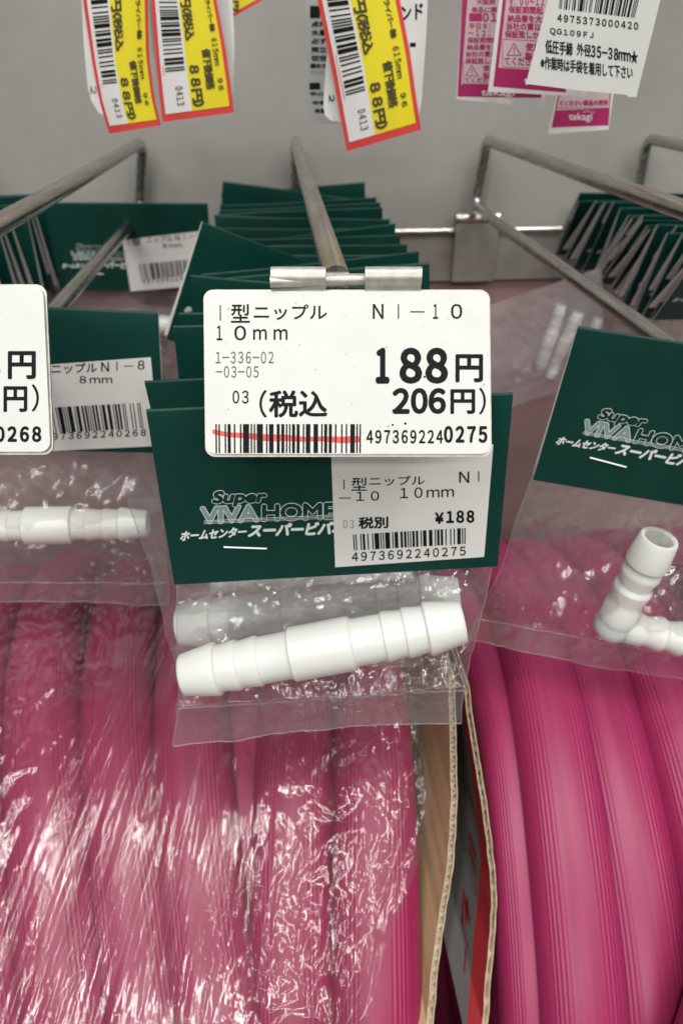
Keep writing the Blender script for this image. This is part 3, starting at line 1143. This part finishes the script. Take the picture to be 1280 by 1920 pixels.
def left_content(b, P1):
    P = lambda X, Y, lift=0.0: P1(X / 3.2, 500 + Y / 3.2, lift)
    for ch, x0, x1 in (('１', -430, -360), ('８', -290, -165), ('８', -130, -4)):
        text(b, P, ch, (x0, 500, x1, 672), 1, bold=9)
    text(b, P, '円', (55, 512, 212, 670), 1, bold=5.5)
    for ch, x0, x1 in (('１', -310, -270), ('９', -220, -135), ('４', -118, -30)):
        text(b, P, ch, (x0, 720, x1, 868), 1, bold=7)
    text(b, P, '円', (28, 722, 162, 868), 1, bold=4.5)
    text(b, P, '）', (195, 708, 234, 868), 1, bold=2)
    text(b, P, '０２６８', (-22, 962, 246, 1048), 1, bold=5, space=0.66)
    barcode(b, P, '4973692240268', (-1390, 955), (-520, 950), (-520, 1080), (-1390, 1080), 1)
    text(b, P, '４９７３６９２２４', (-490, 975, -40, 1050), 1, bold=2, space=0.66)
    rect(b, P, -1390, 180, -1382, 270, 1)
    text(b, P, '型ニップル', (-1320, 180, -800, 270), 1, bold=1.2)


make_tag('large white price tag reading 188 yen with a red-marked barcode', 382, 546, 916, 851, main_content, ((509, 611), (684, 789)))
make_tag('white price tag cut by the left edge of the photo', -455, 536, 81, 847, left_content, ((-330, -228), (-155, -50)), sk=0.045)

# ------------------------------------------------------------------ hose coils, stretch film, cartons
RC, YC, ZC = 170.0, 209.0, -350.0


def on_cyl(px, py, R):
    """point where a photo ray first meets the coil's outer surface of radius R"""
    d = ray(px, py)
    A = d.y * d.y + d.z * d.z
    B_ = -(d.y * YC + d.z * ZC)
    C_ = YC * YC + ZC * ZC - R * R
    t = (-B_ - math.sqrt(max(0, B_ * B_ - A * C_))) / A
    return d * t


def phi_of(p):
    return math.atan2(YC - p.y, p.z - ZC)


def coil(name, turns, mat, parent):
    """one long hose wound round an axis along x; turns: (x0, slope, radius, half width, half height)"""
    b = MB([mat]); b.uv = []
    ns, nm = 132, 26
    for ti, (x0, sl, R, hw, hh) in enumerate(turns):
        n0 = len(b.v)
        for i in range(ns):
            ph = 2 * math.pi * i / ns
            wob = 0.8 * math.sin(ph * 3 + ti * 1.7) + 0.5 * math.sin(ph * 7 + ti)
            xc = x0 + sl * math.sin(ph - 0.55) * R + wob
            Rm = R - hh + 0.7 * math.sin(ph * 2 + ti * 2.3)
            for k in range(nm):
                a = 2 * math.pi * k / nm
                ca, sa = math.cos(a), math.sin(a)
                # rounded, slightly flattened section
                ca = math.copysign(abs(ca) ** 0.85, ca); sa = math.copysign(abs(sa) ** 0.85, sa)
                r = Rm + hh * sa
                b.v.append((xc + hw * ca, YC - r * math.sin(ph), ZC + r * math.cos(ph)))
        for i in range(ns):
            for k in range(nm):
                i2, k2 = (i + 1) % ns, (k + 1) % nm
                b.f.append((n0 + i * nm + k, n0 + i2 * nm + k, n0 + i2 * nm + k2, n0 + i * nm + k2)); b.mi.append(0)
                u0, u1 = k / nm, (k + 1) / nm
                v0, v1 = i / ns + ti * 0.37, (i + 1) / ns + ti * 0.37
                b.uv.append(((u0, v0), (u0, v1), (u1, v1), (u1, v0)))
    return b


# unwrapped coil at right
turns = [(68.0, -0.06, RC - 10, 10, 9), (82.5, -0.07, RC, 14.0, 12.5), (103.0, -0.08, RC - 1.5, 14, 12.5), (127.0, -0.09, RC - 1, 14.5, 12.5), (151, -0.09, RC, 14, 12.5), (172, -0.08, RC - 1, 14, 12.5),
         (196, -0.08, RC, 14, 12.5), (74, -0.05, RC - 26, 14, 12.5), (98, -0.05, RC - 27, 14, 12.5), (122, -0.05, RC - 26, 14, 12.5)]
rcoil = coil('hose_coil', turns, 'hose', None)
# a loose strand crossing the front
path = []
for i in range(60):
    f = i / 59
    deg = -50 + 142 * f
    ph = math.radians(deg)
    x = 112 - 1.75 * (deg - 44)
    if deg < 22: x = 150.5 + (22 - deg) * 0.55
    if x < 88: x = 74 + 14 * math.exp((x - 88) / 14)
    R = RC + 11 - (24 * min(1.0, (22 - deg) / 55) ** 1.5 if deg < 22 else 0)
    path.append((x, YC - R * math.sin(ph), ZC + R * math.cos(ph)))
n0f = len(rcoil.f)
rcoil.tube(path, 12.0, 26)
for fi in range(n0f, len(rcoil.f)):
    m_ = len(rcoil.f[fi])
    if m_ == 4:
        k = (fi - n0f) % 26; i = (fi - n0f) // 26
        rcoil.uv.append((((k) / 26, i / 60), ((k + 1) / 26, i / 60), ((k + 1) / 26, (i + 1) / 60), (k / 26, (i + 1) / 60)))
    else:
        rcoil.uv.append(tuple((0, 0) for _ in range(m_)))
hc = thing('hose_coil', 'bare coil of thick pink vinyl hose in the right carton', 'hose coil', (120, YC, ZC - RC))
rcoil.build('hose', hc, angle=0, origin=(120, YC, ZC - RC))

# film-wrapped coil at left
turns = []
for i in range(9):
    x = 14 - 22.5 * i
    sl = 0.0 + 0.0042 * (14 - x) * 0.55
    if i == 0: x, sl = 20.0, -0.065
    if i == 1: x, sl = -4.5, -0.03
    turns.append((x, min(0.34, sl), RC - (3 if i % 2 else 0), 13.5, 12.0))
for i in range(8):
    turns.append((6 - 22.5 * i, 0.02 + 0.02 * i, RC - 10, 13.5, 12.0))
lcoil = coil('hose_coil', turns, 'hose_l', None)
wc = thing('hose_coil', 'film-wrapped coil of pink vinyl hose in the left carton', 'hose coil', (-60, YC, ZC - RC))
lcoil.build('hose', wc, angle=0, origin=(-60, YC, ZC - RC))
lim = [(1180, 846), (1400, 832), (1450, 815), (1600, 786), (1680, 758), (1760, 726), (1920, 680), (2100, 650), (2400, 560)]
lims = []
for py, px in lim:
    p = on_cyl(px, py, RC + 1.5)
    lims.append((phi_of(p), p.x))


def x_lim(ph):
    if ph <= lims[0][0]: return min(38, lims[0][1])
    for (p0, x0), (p1, x1) in zip(lims, lims[1:]):
        if p0 <= ph <= p1: return min(38, x0 + (x1 - x0) * (ph - p0) / (p1 - p0))
    return lims[-1][1]


# crumpled zone boundary (photo x about 540 at mid height)
b = MB(['wrap'])
NX, NP = 460, 400
ph0, ph1 = math.radians(-70), math.radians(105)
xl = -172.0
for j in range(NP + 1):
    ph = ph0 + (ph1 - ph0) * j / NP
    xr = x_lim(ph)
    for i in range(NX + 1):
        f = i / NX
        x = xl + (xr - xl) * f
        arc = ph * RC
        # tension streaks fan out to the left
        sx = x + arc * (0.04 + (-x + 30) * 0.0019)
        cr = 1 / (1 + math.exp(-(x - (-2 - 0.05 * arc)) / 6))          # crumpled towards the right edge
        cl = 1 / (1 + math.exp((x + 70 + 0.45 * (arc - 25)) / 5)) * 0.85
        cr = max(cr, cl)
        st = 0.62 * fnoise(sx * 0.20, arc * 0.010, 3.3) + 0.46 * fnoise(sx * 0.55 + 9, arc * 0.020, 8.1) + 0.34 * fnoise(sx * 1.25 + 2, arc * 0.042, 1.7) + 0.17 * fnoise(sx * 2.4, arc * 0.09, 5.1)
        st *= 0.30 + 1.5 * max(0, fnoise(sx * 0.055, arc * 0.028, 6.0) + 0.38)
        w1 = fnoise(x * 0.07, arc * 0.07, 2.2) * 3.5
        w2 = fnoise(x * 0.16, arc * 0.13, 7.7) * 1.2
        xa, aa = 0.80 * x + 0.60 * arc, -0.60 * x + 0.80 * arc
        xb, ab = 0.94 * x - 0.34 * arc, 0.34 * x + 0.94 * arc
        cm = 1.1 * ridge(xa * 0.085 + w1 * 0.5, aa * 0.065 - w1 * 0.5, 5.0) + 0.85 * ridge(xb * 0.20 - w1 * 0.6 + w2, ab * 0.13 + w1 * 0.5, 12.0) \
            + 0.46 * ridge(xa * 0.40 + w2, aa * 0.28 - w2, 2.0) * (0.4 + abs(w1) * 0.35) + 0.19 * ridge(xb * 0.85 + w2 * 2, ab * 0.6, 7.0) * (abs(w2) + 0.2) + 0.08 * fnoise(xa * 1.4, aa * 1.0, 3.0)
        cm += 1.1 * fnoise((xr - x) * 0.42, arc * 0.018, 9.0) * math.exp(-(xr - x) / 14.0)
        lo = 1.2 * math.sin((x - 14) * 2 * math.pi / 22.5 + math.pi / 2)
        edge = max(0.0, 1 - (xr - x) / 9.0)
        dr = 2.6 + lo * 0.35 + st * (1 - cr) * 1.25 + cm * cr * 1.25 + edge * edge * (2.0 + 3.0 * fnoise(arc * 0.05, 4, 4))
        R = RC + dr
        b.v.append((x, YC - R * math.sin(ph), ZC + R * math.cos(ph)))
w = NX + 1
for j in range(NP):
    for i in range(NX):
        a = j * w + i
        b.f.append((a, a + 1, a + w + 1, a + w)); b.mi.append(0)
b.build('stretch_film', wc, angle=0, origin=(-60, YC, ZC - RC))


# cartons: side panels with the cut, corrugated edge towards the viewer
def board(name, parent, org, edge, thick, depth, mats, dirx=0.0, band=None, wave=2.9, cuts=()):
    """edge: list of points (mm) down the cut edge; the board runs back from it in +y"""
    # resample
    pts = []
    for i in range(len(edge) - 1):
        a, c = edge[i], edge[i + 1]
        n = max(1, int((c - a).length / 1.2))
        for k in range(n): pts.append(a.lerp(c, k / n))
    pts.append(edge[-1])
    pts = [p - org for p in pts]
    rag = [Vector((0.12 * fnoise(i * 0.31, 2, 1), 0.8 * fnoise(i * 0.23, 1, 7), 0)) for i in range(len(pts))]
    b = MB(mats)
    lin = 0.32
    ds = [0.0] + ([band] if band else []) + [depth]

    def liner(x0, x1, mo, mi, banded):
        n = len(pts)
        for s_, (xx, m_) in enumerate(((x0, mo), (x1, mi))):
            for di in range(len(ds) - 1):
                m2 = m_
                if banded and s_ == 0 and di == 0 and band: m2 = 3
                vs_ = []
                for p, r in zip(pts, rag):
                    vs_.append(p + r + Vector((xx + dirx * ds[di], ds[di], 0)))
                    vs_.append(p + r + Vector((xx + dirx * ds[di + 1], ds[di + 1], 0)))
                b.add(vs_, [(2 * i, 2 * i + 1, 2 * i + 3, 2 * i + 2) for i in range(n - 1)], m2)
        vs_ = []
        for p, r in zip(pts, rag):
            vs_.append(p + r + Vector((x0, 0, 0))); vs_.append(p + r + Vector((x1, 0, 0)))
        b.add(vs_, [(2 * i, 2 * i + 1, 2 * i + 3, 2 * i + 2) for i in range(n - 1)], 2)
        t0, r0 = pts[0], rag[0]
        b.quad(t0 + r0 + Vector((x0, 0, 0)), t0 + r0 + Vector((x1, 0, 0)), t0 + r0 + Vector((x1 + dirx * depth, depth, 0)), t0 + r0 + Vector((x0 + dirx * depth, depth, 0)), 2)
    liner(-thick / 2, -thick / 2 + lin, 0, 1, True)
    liner(thick / 2, thick / 2 - lin, 1, 1, False)
    # fluting
    L_ = 0.0
    vs_ = []
    amp = thick / 2 - lin
    fine = []
    for i in range(len(pts) - 1):
        for k in range(3): fine.append(pts[i].lerp(pts[i + 1], k / 3) + rag[i].lerp(rag[i + 1], k / 3))
    for i, p in enumerate(fine):
        if i: L_ += (fine[i] - fine[i - 1]).length
        x = amp * math.sin(2 * math.pi * L_ / wave)
        vs_.append(p + Vector((x, 0.4, 0))); vs_.append(p + Vector((x, 10, 0)))
    b.add(vs_, [(2 * i, 2 * i + 1, 2 * i + 3, 2 * i + 2) for i in range(len(fine) - 1)], 2)
    for (s0, s1, d0, d1) in cuts:      # printed marks on the outer face
        n = len(pts) - 1
        i0, i1 = int(s0 * n), max(int(s0 * n) + 1, int(s1 * n))
        for i in range(i0, i1):
            b.quad(*[pts[k] + rag[k] + Vector((-thick / 2 - 0.05 + dirx * d, d, 0)) for k, d in ((i, d0), (i, d1), (i + 1, d1), (i + 1, d0))], 4)
    return b.build(name, parent, angle=30)


cl = thing('carton', 'cut-open brown carton around the wrapped hose coil', 'carton', (-60, 215, -530))
org = Vector((-60, 215, -530))
ed = []
for px, py, Y in ((846, 1268, 163), (849, 1380, 150), (851, 1500, 138), (846, 1600, 127), (838, 1660, 121), (825, 1740, 113), (814, 1820, 104), (806, 1920, 93), (795, 2050, 78), (780, 2250, 60)):
    ed.append(at(px, py, Y))
board('side_panel', cl, org, ed, 2.0, 240, ['kraft', 'kraft', 'kraft_edge', 'kraft', 'maroon'])
b = MB(['kraft'])
b.box((0, 0, 2), (210, 330, 4))
b.box((-113, 0, 75), (3, 330, 150))
b.box((0, 178, 75), (200, 3, 150))
b.box((0, -178, 45), (210, 3, 90))
b.build('carton_body', cl, smooth=False)

cr_ = thing('carton', 'grey carton with red printed band around the bare hose coil', 'carton', (130, 215, -530))
org = Vector((130, 215, -530))
ed = []
for px, py, Y in ((874, 1285, 160), (880, 1340, 153), (893, 1420, 146), (906, 1500, 138), (917, 1580, 130), (924, 1650, 123), (926, 1700, 117), (921, 1770, 110), (914, 1840, 102), (909, 1920, 93), (900, 2050, 78)):
    ed.append(at(px, py, Y))
board('side_panel', cr_, org, ed, 1.7, 200, ['grey_print_board', 'kraft', 'kraft_edge', 'red_board', 'maroon'], dirx=-0.02, band=13.0, wave=6.0,
      cuts=((0.45, 0.47, 16, 24), (0.48, 0.50, 15, 24), (0.60, 0.615, 17, 26), (0.635, 0.65, 17, 26), (0.74, 0.80, 20, 23), (0.76, 0.775, 17, 27), (0.78, 0.84, 24, 27), (0.82, 0.835, 17, 27), (0.85, 0.9, 18, 20)))
b = MB(['kraft'])
b.box((0, 0, 2), (170, 330, 4))
b.box((90, 0, 75), (3, 330, 150))
b.box((0, 178, 75), (170, 3, 150))
b.box((0, -178, 45), (170, 3, 90))
b.build('carton_body', cr_, smooth=False)

# ------------------------------------------------------------------ goods hanging from the row above
UP = 'goods hanging from the hook row above'


def interp(pl, t):
    """pl: list of (t, x, y)"""
    for a, c in zip(pl, pl[1:]):
        if t <= c[0] or c is pl[-1]:
            f = (t - a[0]) / (c[0] - a[0])
            return a[1] + (c[1] - a[1]) * f, a[2] + (c[2] - a[2]) * f


def quad_strip(y_photo_top, L, Rr, Y, bend=0.0, B=Vector()):
    """curved sticker surface: s across, t down; edges follow two pixel polylines at distance Y"""
    def P(s_, t_, lift=0.0):
        xl_, yl_ = interp(L, t_); xr_, yr_ = interp(Rr, t_)
        px, py = xl_ + (xr_ - xl_) * s_, yl_ + (yr_ - yl_) * s_
        q = at(px, py, Y - lift + bend * (s_ - 0.5) ** 2 * 4 + bend * 0.6 * t_ * t_)
        return q - B
    return P


def patch(b, P, s0, t0, s1, t1, mat, lift, n=16):
    vs_ = []
    for j in range(n + 1):
        for i in range(5):
            vs_.append(P(s0 + (s1 - s0) * i / 4, t0 + (t1 - t0) * j / n, lift))
    b.add(vs_, [(j * 5 + i, (j + 1) * 5 + i, (j + 1) * 5 + i + 1, j * 5 + i + 1) for j in range(n) for i in range(4)], mat)


def sticker(parent, B, L, Rr, Y, split, bend=2.0, dark='ink_olive', full=True):
    P = quad_strip(0, L, Rr, Y, bend, B)
    b = MB(['sticker_red', 'sticker_white', 'yellow', 'ink', dark])
    patch(b, P, 0, 0, 1, 1, 0, 0.0)
    patch(b, P, 0, 0, 1, 1, 1, -0.15)
    patch(b, P, 0.055, 0, split, 0.965, 1, 0.06)
    patch(b, P, split, 0, 0.945, 0.965, 2, 0.06)
    barcode(b, P, '4972658010882', (0.115, 0.12), (split - 0.03, 0.12), (split - 0.03, 0.76), (0.115, 0.76), 3, 0.2, vertical=True)
    rect(b, P, 0.085, 0.1, 0.095, 0.78, 0, 0.1)
    t = lambda s, s0, t0, s1, t1, bo=0.006, m=4: text(b, P, s, (s0, t0, s1, t1), m, bold=bo, lift=0.25, rot=True, space=0.8)
    t('８０円', split + 0.02, 0.14, split + 0.17, 0.40, 0.008)
    t('（税込', split + 0.03, 0.41, split + 0.17, 0.60, 0.008)
    t('８８円）', split + 0.03, 0.74, split + 0.18, 0.945, 0.009)
    t('％引', split + 0.20, 0.10, split + 0.36, 0.27, 0.008)
    t('値下後価格', split + 0.24, 0.66, split + 0.36, 0.87, 0.006)
    t('インド両用ドライバー', split + 0.40, 0.12, split + 0.475, 0.50, 0.003)
    t('軸', split + 0.41, 0.51, split + 0.475, 0.55, 0.010)
    t('６１５ｍｍ', split + 0.40, 0.60, split + 0.475, 0.75, 0.003)
    t('９６', split + 0.41, 0.82, split + 0.475, 0.88, 0.003)
    t('０４１３', 0.23, 0.84, 0.33, 0.93, 0.002)
    return b.build('price_sticker', parent, angle=60)


def flat_pack(label, name, pts, Y, mat, texts=None, thick=0.5, lean=0.0, mats=(), marks=None):
    B = at(pts[0][0], pts[0][1], Y)

    def P(px, py, lift=0.0):
        return at(px, py, Y - lift + lean * (py / 200.0)) - B
    e = thing(name, label, 'hanging card', B, UP)
    b = MB([mat] + list(mats))
    n = len(pts)
    vs_ = [P(x, y, 0) for x, y in pts] + [P(x, y, -thick) for x, y in pts]
    b.add(vs_, [tuple(range(n))[::-1], tuple(range(n, 2 * n))] + [(i, (i + 1) % n, n + (i + 1) % n, n + i) for i in range(n)], 0)
    if marks: marks(b, P)
    b.build('card', e, smooth=False)
    return e, B, P


# three packs with yellow markdown stickers
e, B, P = flat_pack('white hanging card with yellow sticker, leftmost at the top', 'screwdriver_card',
                    [(148, -130), (153, 0), (158, 90), (165, 165), (172, 190), (186, 212), (215, 222), (262, 205), (280, 120), (276, 0), (276, -130)], 272, 'pack_white',
                    mats=['ink_grey'], marks=lambda b, P: text(b, P, '２', (170, 161, 181, 176), 1, bold=.6, lift=0.1, rot=True))
sticker(e, B, [(0, 150, -130), (0.33, 156, 0), (0.65, 174, 120), (0.85, 187, 190), (1, 205, 251)], [(0, 276, -140), (0.36, 278, 0), (0.65, 280, 105), (0.85, 290, 185), (1, 302, 235)], 269, 0.40)
e, B, P = flat_pack('white hanging card with yellow sticker, second from left at the top', 'screwdriver_card',
                    [(283, -130), (280, 0), (286, 90), (300, 180), (330, 205), (420, 190), (437, 175), (440, 90), (436, 0), (434, -130)], 276, 'pack_white')
sticker(e, B, [(0, 280, -130), (0.36, 284, 0), (0.65, 291, 95), (0.85, 298, 170), (1, 305, 229)], [(0, 392, -140), (0.36, 406, 0), (0.65, 422, 85), (0.85, 432, 155), (1, 439, 211)], 267, 0.42)
e, B, P = flat_pack('white hanging card behind the large yellow sticker at top centre', 'screwdriver_card',
                    [(640, -130), (622, 0), (610, 130), (606, 200), (609, 216), (620, 226), (640, 229), (785, 215), (790, 190), (799, 60), (806, -130)], 262, 'pack_white',
                    mats=['ink'], marks=lambda b, P: (text(b, P, 'ンド', (752, 12, 792, 40), 1, bold=0.8, lift=0.1, slope=-0.15), rect(b, P, 768, 80, 779, 88, 1),
                                                     text(b, P, '２', (617, 178, 626, 191), 1, bold=.5, lift=0.1, rot=True)))
sticker(e, B, [(0, 568, -130), (0.32, 595, 0), (0.65, 624, 140), (0.85, 638, 220), (1, 650, 284)], [(0, 722, -150), (0.35, 748, -5), (0.65, 768, 98), (0.85, 779, 180), (1, 789, 243)], 257, 0.40)


def grey_marks(b, P):
    rect(b, P, 581, 11, 600, 34, 1)
    for i, s in enumerate(('点灯', '水量', '必ず', '両立', '従空')):
        text(b, P, s, (584, 40 + i * 16, 612, 50 + i * 16), 1, bold=0.5, lift=0.08)
    text(b, P, '締めた', (582, 119, 612, 128), 1, bold=.5, lift=0.08)
    text(b, P, '¥500', (582, 132, 612, 139), 2, lift=0.08)
    rect(b, P, 580, 155, 600, 168, 1)
    text(b, P, '中心', (582, 172, 608, 180), 1, bold=.5, lift=0.08)
    text(b, P, '中電', (586, 189, 612, 197), 1, bold=.5, lift=0.08)
    text(b, P, '年製', (590, 204, 612, 212), 1, bold=.5, lift=0.08)


flat_pack('dim grey hanging card with tiny print, behind the centre sticker', 'hanging_card',
          [(577, -130), (574, 0), (571, 150), (570, 205), (574, 220), (585, 229), (605, 232), (660, 230), (690, 0), (690, -130)], 292, 'pack_grey', mats=['ink', 'ink_grey'], marks=grey_marks)
flat_pack('corner of a yellow sticker behind the second card at the top', 'sticker_corner',
          [(420, -120), (430, 0), (436, 33), (500, -4), (520, -20), (520, -120)], 300, 'sticker_red', mats=['yellow', 'ink_olive'],
          marks=lambda b, P: (b.add([P(x, y, 0.08) for x, y in ((420, -120), (434, -20), (436, 25), (490, -6), (515, -25), (515, -120))], [(5, 4, 3, 2, 1, 0)], 1),
                              text(b, P, '円', (437, 2, 447, 20), 2, bold=1, lift=0.12, rot=True)))


# magenta printed cards at top right
def mag_marks(ox, oy, sx, rows, brand=True, frame_l=(12, 0), dim=False):
    pass


def card_A(b, P):
    sh = -0.13
    X = lambda x, y: x + sh * (y - 0)
    b.add([P(x, y, 0.06) for x, y in ((872, -120), (1032, -120), (1014, 183), (857, 181))], [(3, 2, 1, 0)], 1)
    b.add([P(x, y, 0.10) for x, y in ((885, -120), (1022, -120), (1008, 160), (864, 158))], [(3, 2, 1, 0)], 2)
    R_ = (('商品に関', 13, 884), ('保証期間起', 70, 876), ('納品書を大切', 83, 875), ('当社の責以', 96, 873), ('保証致しか', 109, 872), ('平日９：００', 44, 879), ('～１２：００', 57, 877), ('大阪府', -2, 893))
    for s, y, x in R_:
        text(b, P, s, (x, y, x + len(s) * 11.5, y + 10.5), 1, bold=0.35, lift=0.14)
    rect(b, P, 879, 25, 903, 40, 1, 0.13)
    text(b, P, '０１２０', (905, 25, 960, 40), 1, bold=0.9, lift=0.14, space=0.65)
    rule_box(b, P, (868, 117, 1000, 158), 1)
    warn(b, P, 884, 132, 11, 1)
    text(b, P, '使用', (905, 122, 930, 133), 1, bold=0.3, lift=0.14)
    text(b, P, '製品', (905, 136, 930, 147), 1, bold=0.3, lift=0.14)
    text(b, P, 'てください', (871, 146, 925, 155), 1, bold=0.3, lift=0.14)
    text(b, P, 'takagi', (902, 167, 964, 183), 3, bold=0.3, lift=0.14)


def rule_box(b, P, box, m, w=1.0, sl=0.0):
    x0, y0, x1, y1 = box
    rect(b, P, x0, y0, x1, y0 + w, m, 0.13, sl); rect(b, P, x0, y1 - w, x1, y1, m, 0.13, sl)
    rect(b, P, x0, y0 + w, x0 + w, y1 - w, m, 0.13); rect(b, P, x1 - w, y0 + w, x1, y1 - w, m, 0.13)


def warn(b, P, cx, cy, r, m):
    out = [(cx, cy - r), (cx + r * 1.15, cy + r), (cx - r * 1.15, cy + r)]
    inn = [(cx, cy - r * 0.72), (cx + r * 0.9, cy + r * 0.86), (cx - r * 0.9, cy + r * 0.86)]
    vs_ = [P(x, y, 0.14) for x, y in out + inn]
    b.add(vs_, [(0, 3, 4, 1), (1, 4, 5, 2), (2, 5, 3, 0)], m)
    rect(b, P, cx - r * .08, cy - r * 0.3, cx + r * .08, cy + r * 0.35, m, 0.14)
    rect(b, P, cx - r * .08, cy + r * 0.48, cx + r * .08, cy + r * 0.64, m, 0.14)


def card_B(b, P):
    b.add([P(x, y, 0.06) for x, y in ((955, -120), (1075, -120), (1060, 173), (924, 162))], [(3, 2, 1, 0)], 1)
    b.add([P(x, y, 0.10) for x, y in ((962, -120), (1070, -120), (1058, 135), (934, 127))], [(3, 2, 1, 0)], 2)
    for s, y, x in (('９：００～１２', -5, 955), ('保証期間起', 11, 953), ('納品書を大', 27, 951), ('当社の責以', 42, 949), ('保証致しか', 57, 946)):
        text(b, P, s, (x, y, x + 64, y + 13.5), 1, bold=0.5, lift=0.14, slope=0.03)
    rule_box(b, P, (941, 73, 1040, 126), 1, 1.2, 0.05)
    warn(b, P, 963, 92, 12.5, 1)
    text(b, P, '使用', (985, 81, 1012, 95), 1, bold=0.5, lift=0.14)
    text(b, P, '製品', (984, 98, 1011, 112), 1, bold=0.5, lift=0.14)
    text(b, P, 'てください', (945, 107, 1008, 122), 1, bold=0.4, lift=0.14, slope=0.02)
    text(b, P, 'takagi', (982, 144, 1044, 163), 3, bold=0.35, lift=0.14)


def card_C(b, P0):
    P = lambda X, Y, lift=0.0: P0(960 + X / 4.0, Y / 4.0, lift)
    barcode(b, P, '4975373000420', (372, -200), (975, -120), (915, 133), (350, 64), 1, 0.1)
    text(b, P, '４９７５３７３０００４２０', (338, 106, 942, 158), 1, bold=1.6, slope=0.105, lift=0.1, shear=-0.0, space=0.72)
    text(b, P, 'ＱＧ１０９ＦＪ', (282, 208, 606, 258), 1, bold=1.4, slope=0.11, lift=0.1, space=0.72)
    text(b, P, '低圧手締', (248, 295, 450, 395), 1, bold=1.8, slope=0.125, lift=0.1, shear=0.0)
    text(b, P, '外径', (484, 322, 588, 412), 1, bold=1.8, slope=0.125, lift=0.1)
    text(b, P, '３５－３８ｍｍ', (592, 340, 884, 425), 1, bold=2.6, slope=0.125, lift=0.1, space=0.62)
    text(b, P, '★', (886, 376, 940, 474), 1, bold=1.5, lift=0.1)
    text(b, P, '※作業時は手袋を着用して下さい', (212, 420, 900, 515), 1, bold=1.5, slope=0.115, lift=0.1, space=0.95)


def card_D(b, P):
    b.add([P(x, y, 0.06) for x, y in ((1047, 170), (1145, 170), (1140, 235), (1033, 239))], [(3, 2, 1, 0)], 1)
    b.add([P(x, y, 0.10) for x, y in ((1050, 170), (1142, 170), (1141, 203), (1042, 207))], [(3, 2, 1, 0)], 2)
    text(b, P, 'てください製品の使用', (1048, 189, 1138, 199), 1, bold=0.5, lift=0.14, slope=-0.02)
    rect(b, P, 1043, 202, 1140, 203.2, 1, 0.14)
    text(b, P, 'takagi', (1066, 212, 1109, 229), 3, bold=0.3, lift=0.14)
    for k in range(5):
        rect(b, P, 1093 + k * 4.5, 209 - 1.6 * math.sin(k), 1095 + k * 4.5, 211 - 1.6 * math.sin(k), 3, 0.14)


PKM = ['magenta', 'pack_pink', 'pack_white']
flat_pack('dim pink card with magenta border, left of the three pink cards', 'hanging_card',
          [(866, -120), (866, 0), (855, 186), (1008, 201), (1016, 200), (1021, 190), (1040, -120)], 262, 'pack_white', mats=PKM, marks=card_A)
flat_pack('white-bordered pink card with a warning triangle, behind the white label', 'hanging_card',
          [(946, -120), (935, 0), (914, 172), (1098, 181), (1110, -120)], 240, 'pack_white', mats=PKM, marks=card_B)
flat_pack('small pink card end with magenta band, lowest at top right', 'hanging_card',
          [(1052, 100), (1042, 185), (1025, 251.5), (1140, 243), (1149, 178), (1155, 100)], 275, 'pack_white', mats=PKM, marks=card_D)
flat_pack('white hanging label with a barcode and glove warning, top right', 'hanging_label',
          [(1055, -120), (1027, 0), (985, 157), (1080, 169), (1172, 177.5), (1178, 182), (1192, 182), (1237, 0), (1265, -120)], 213, 'tag_paper', mats=['ink'], marks=card_C)
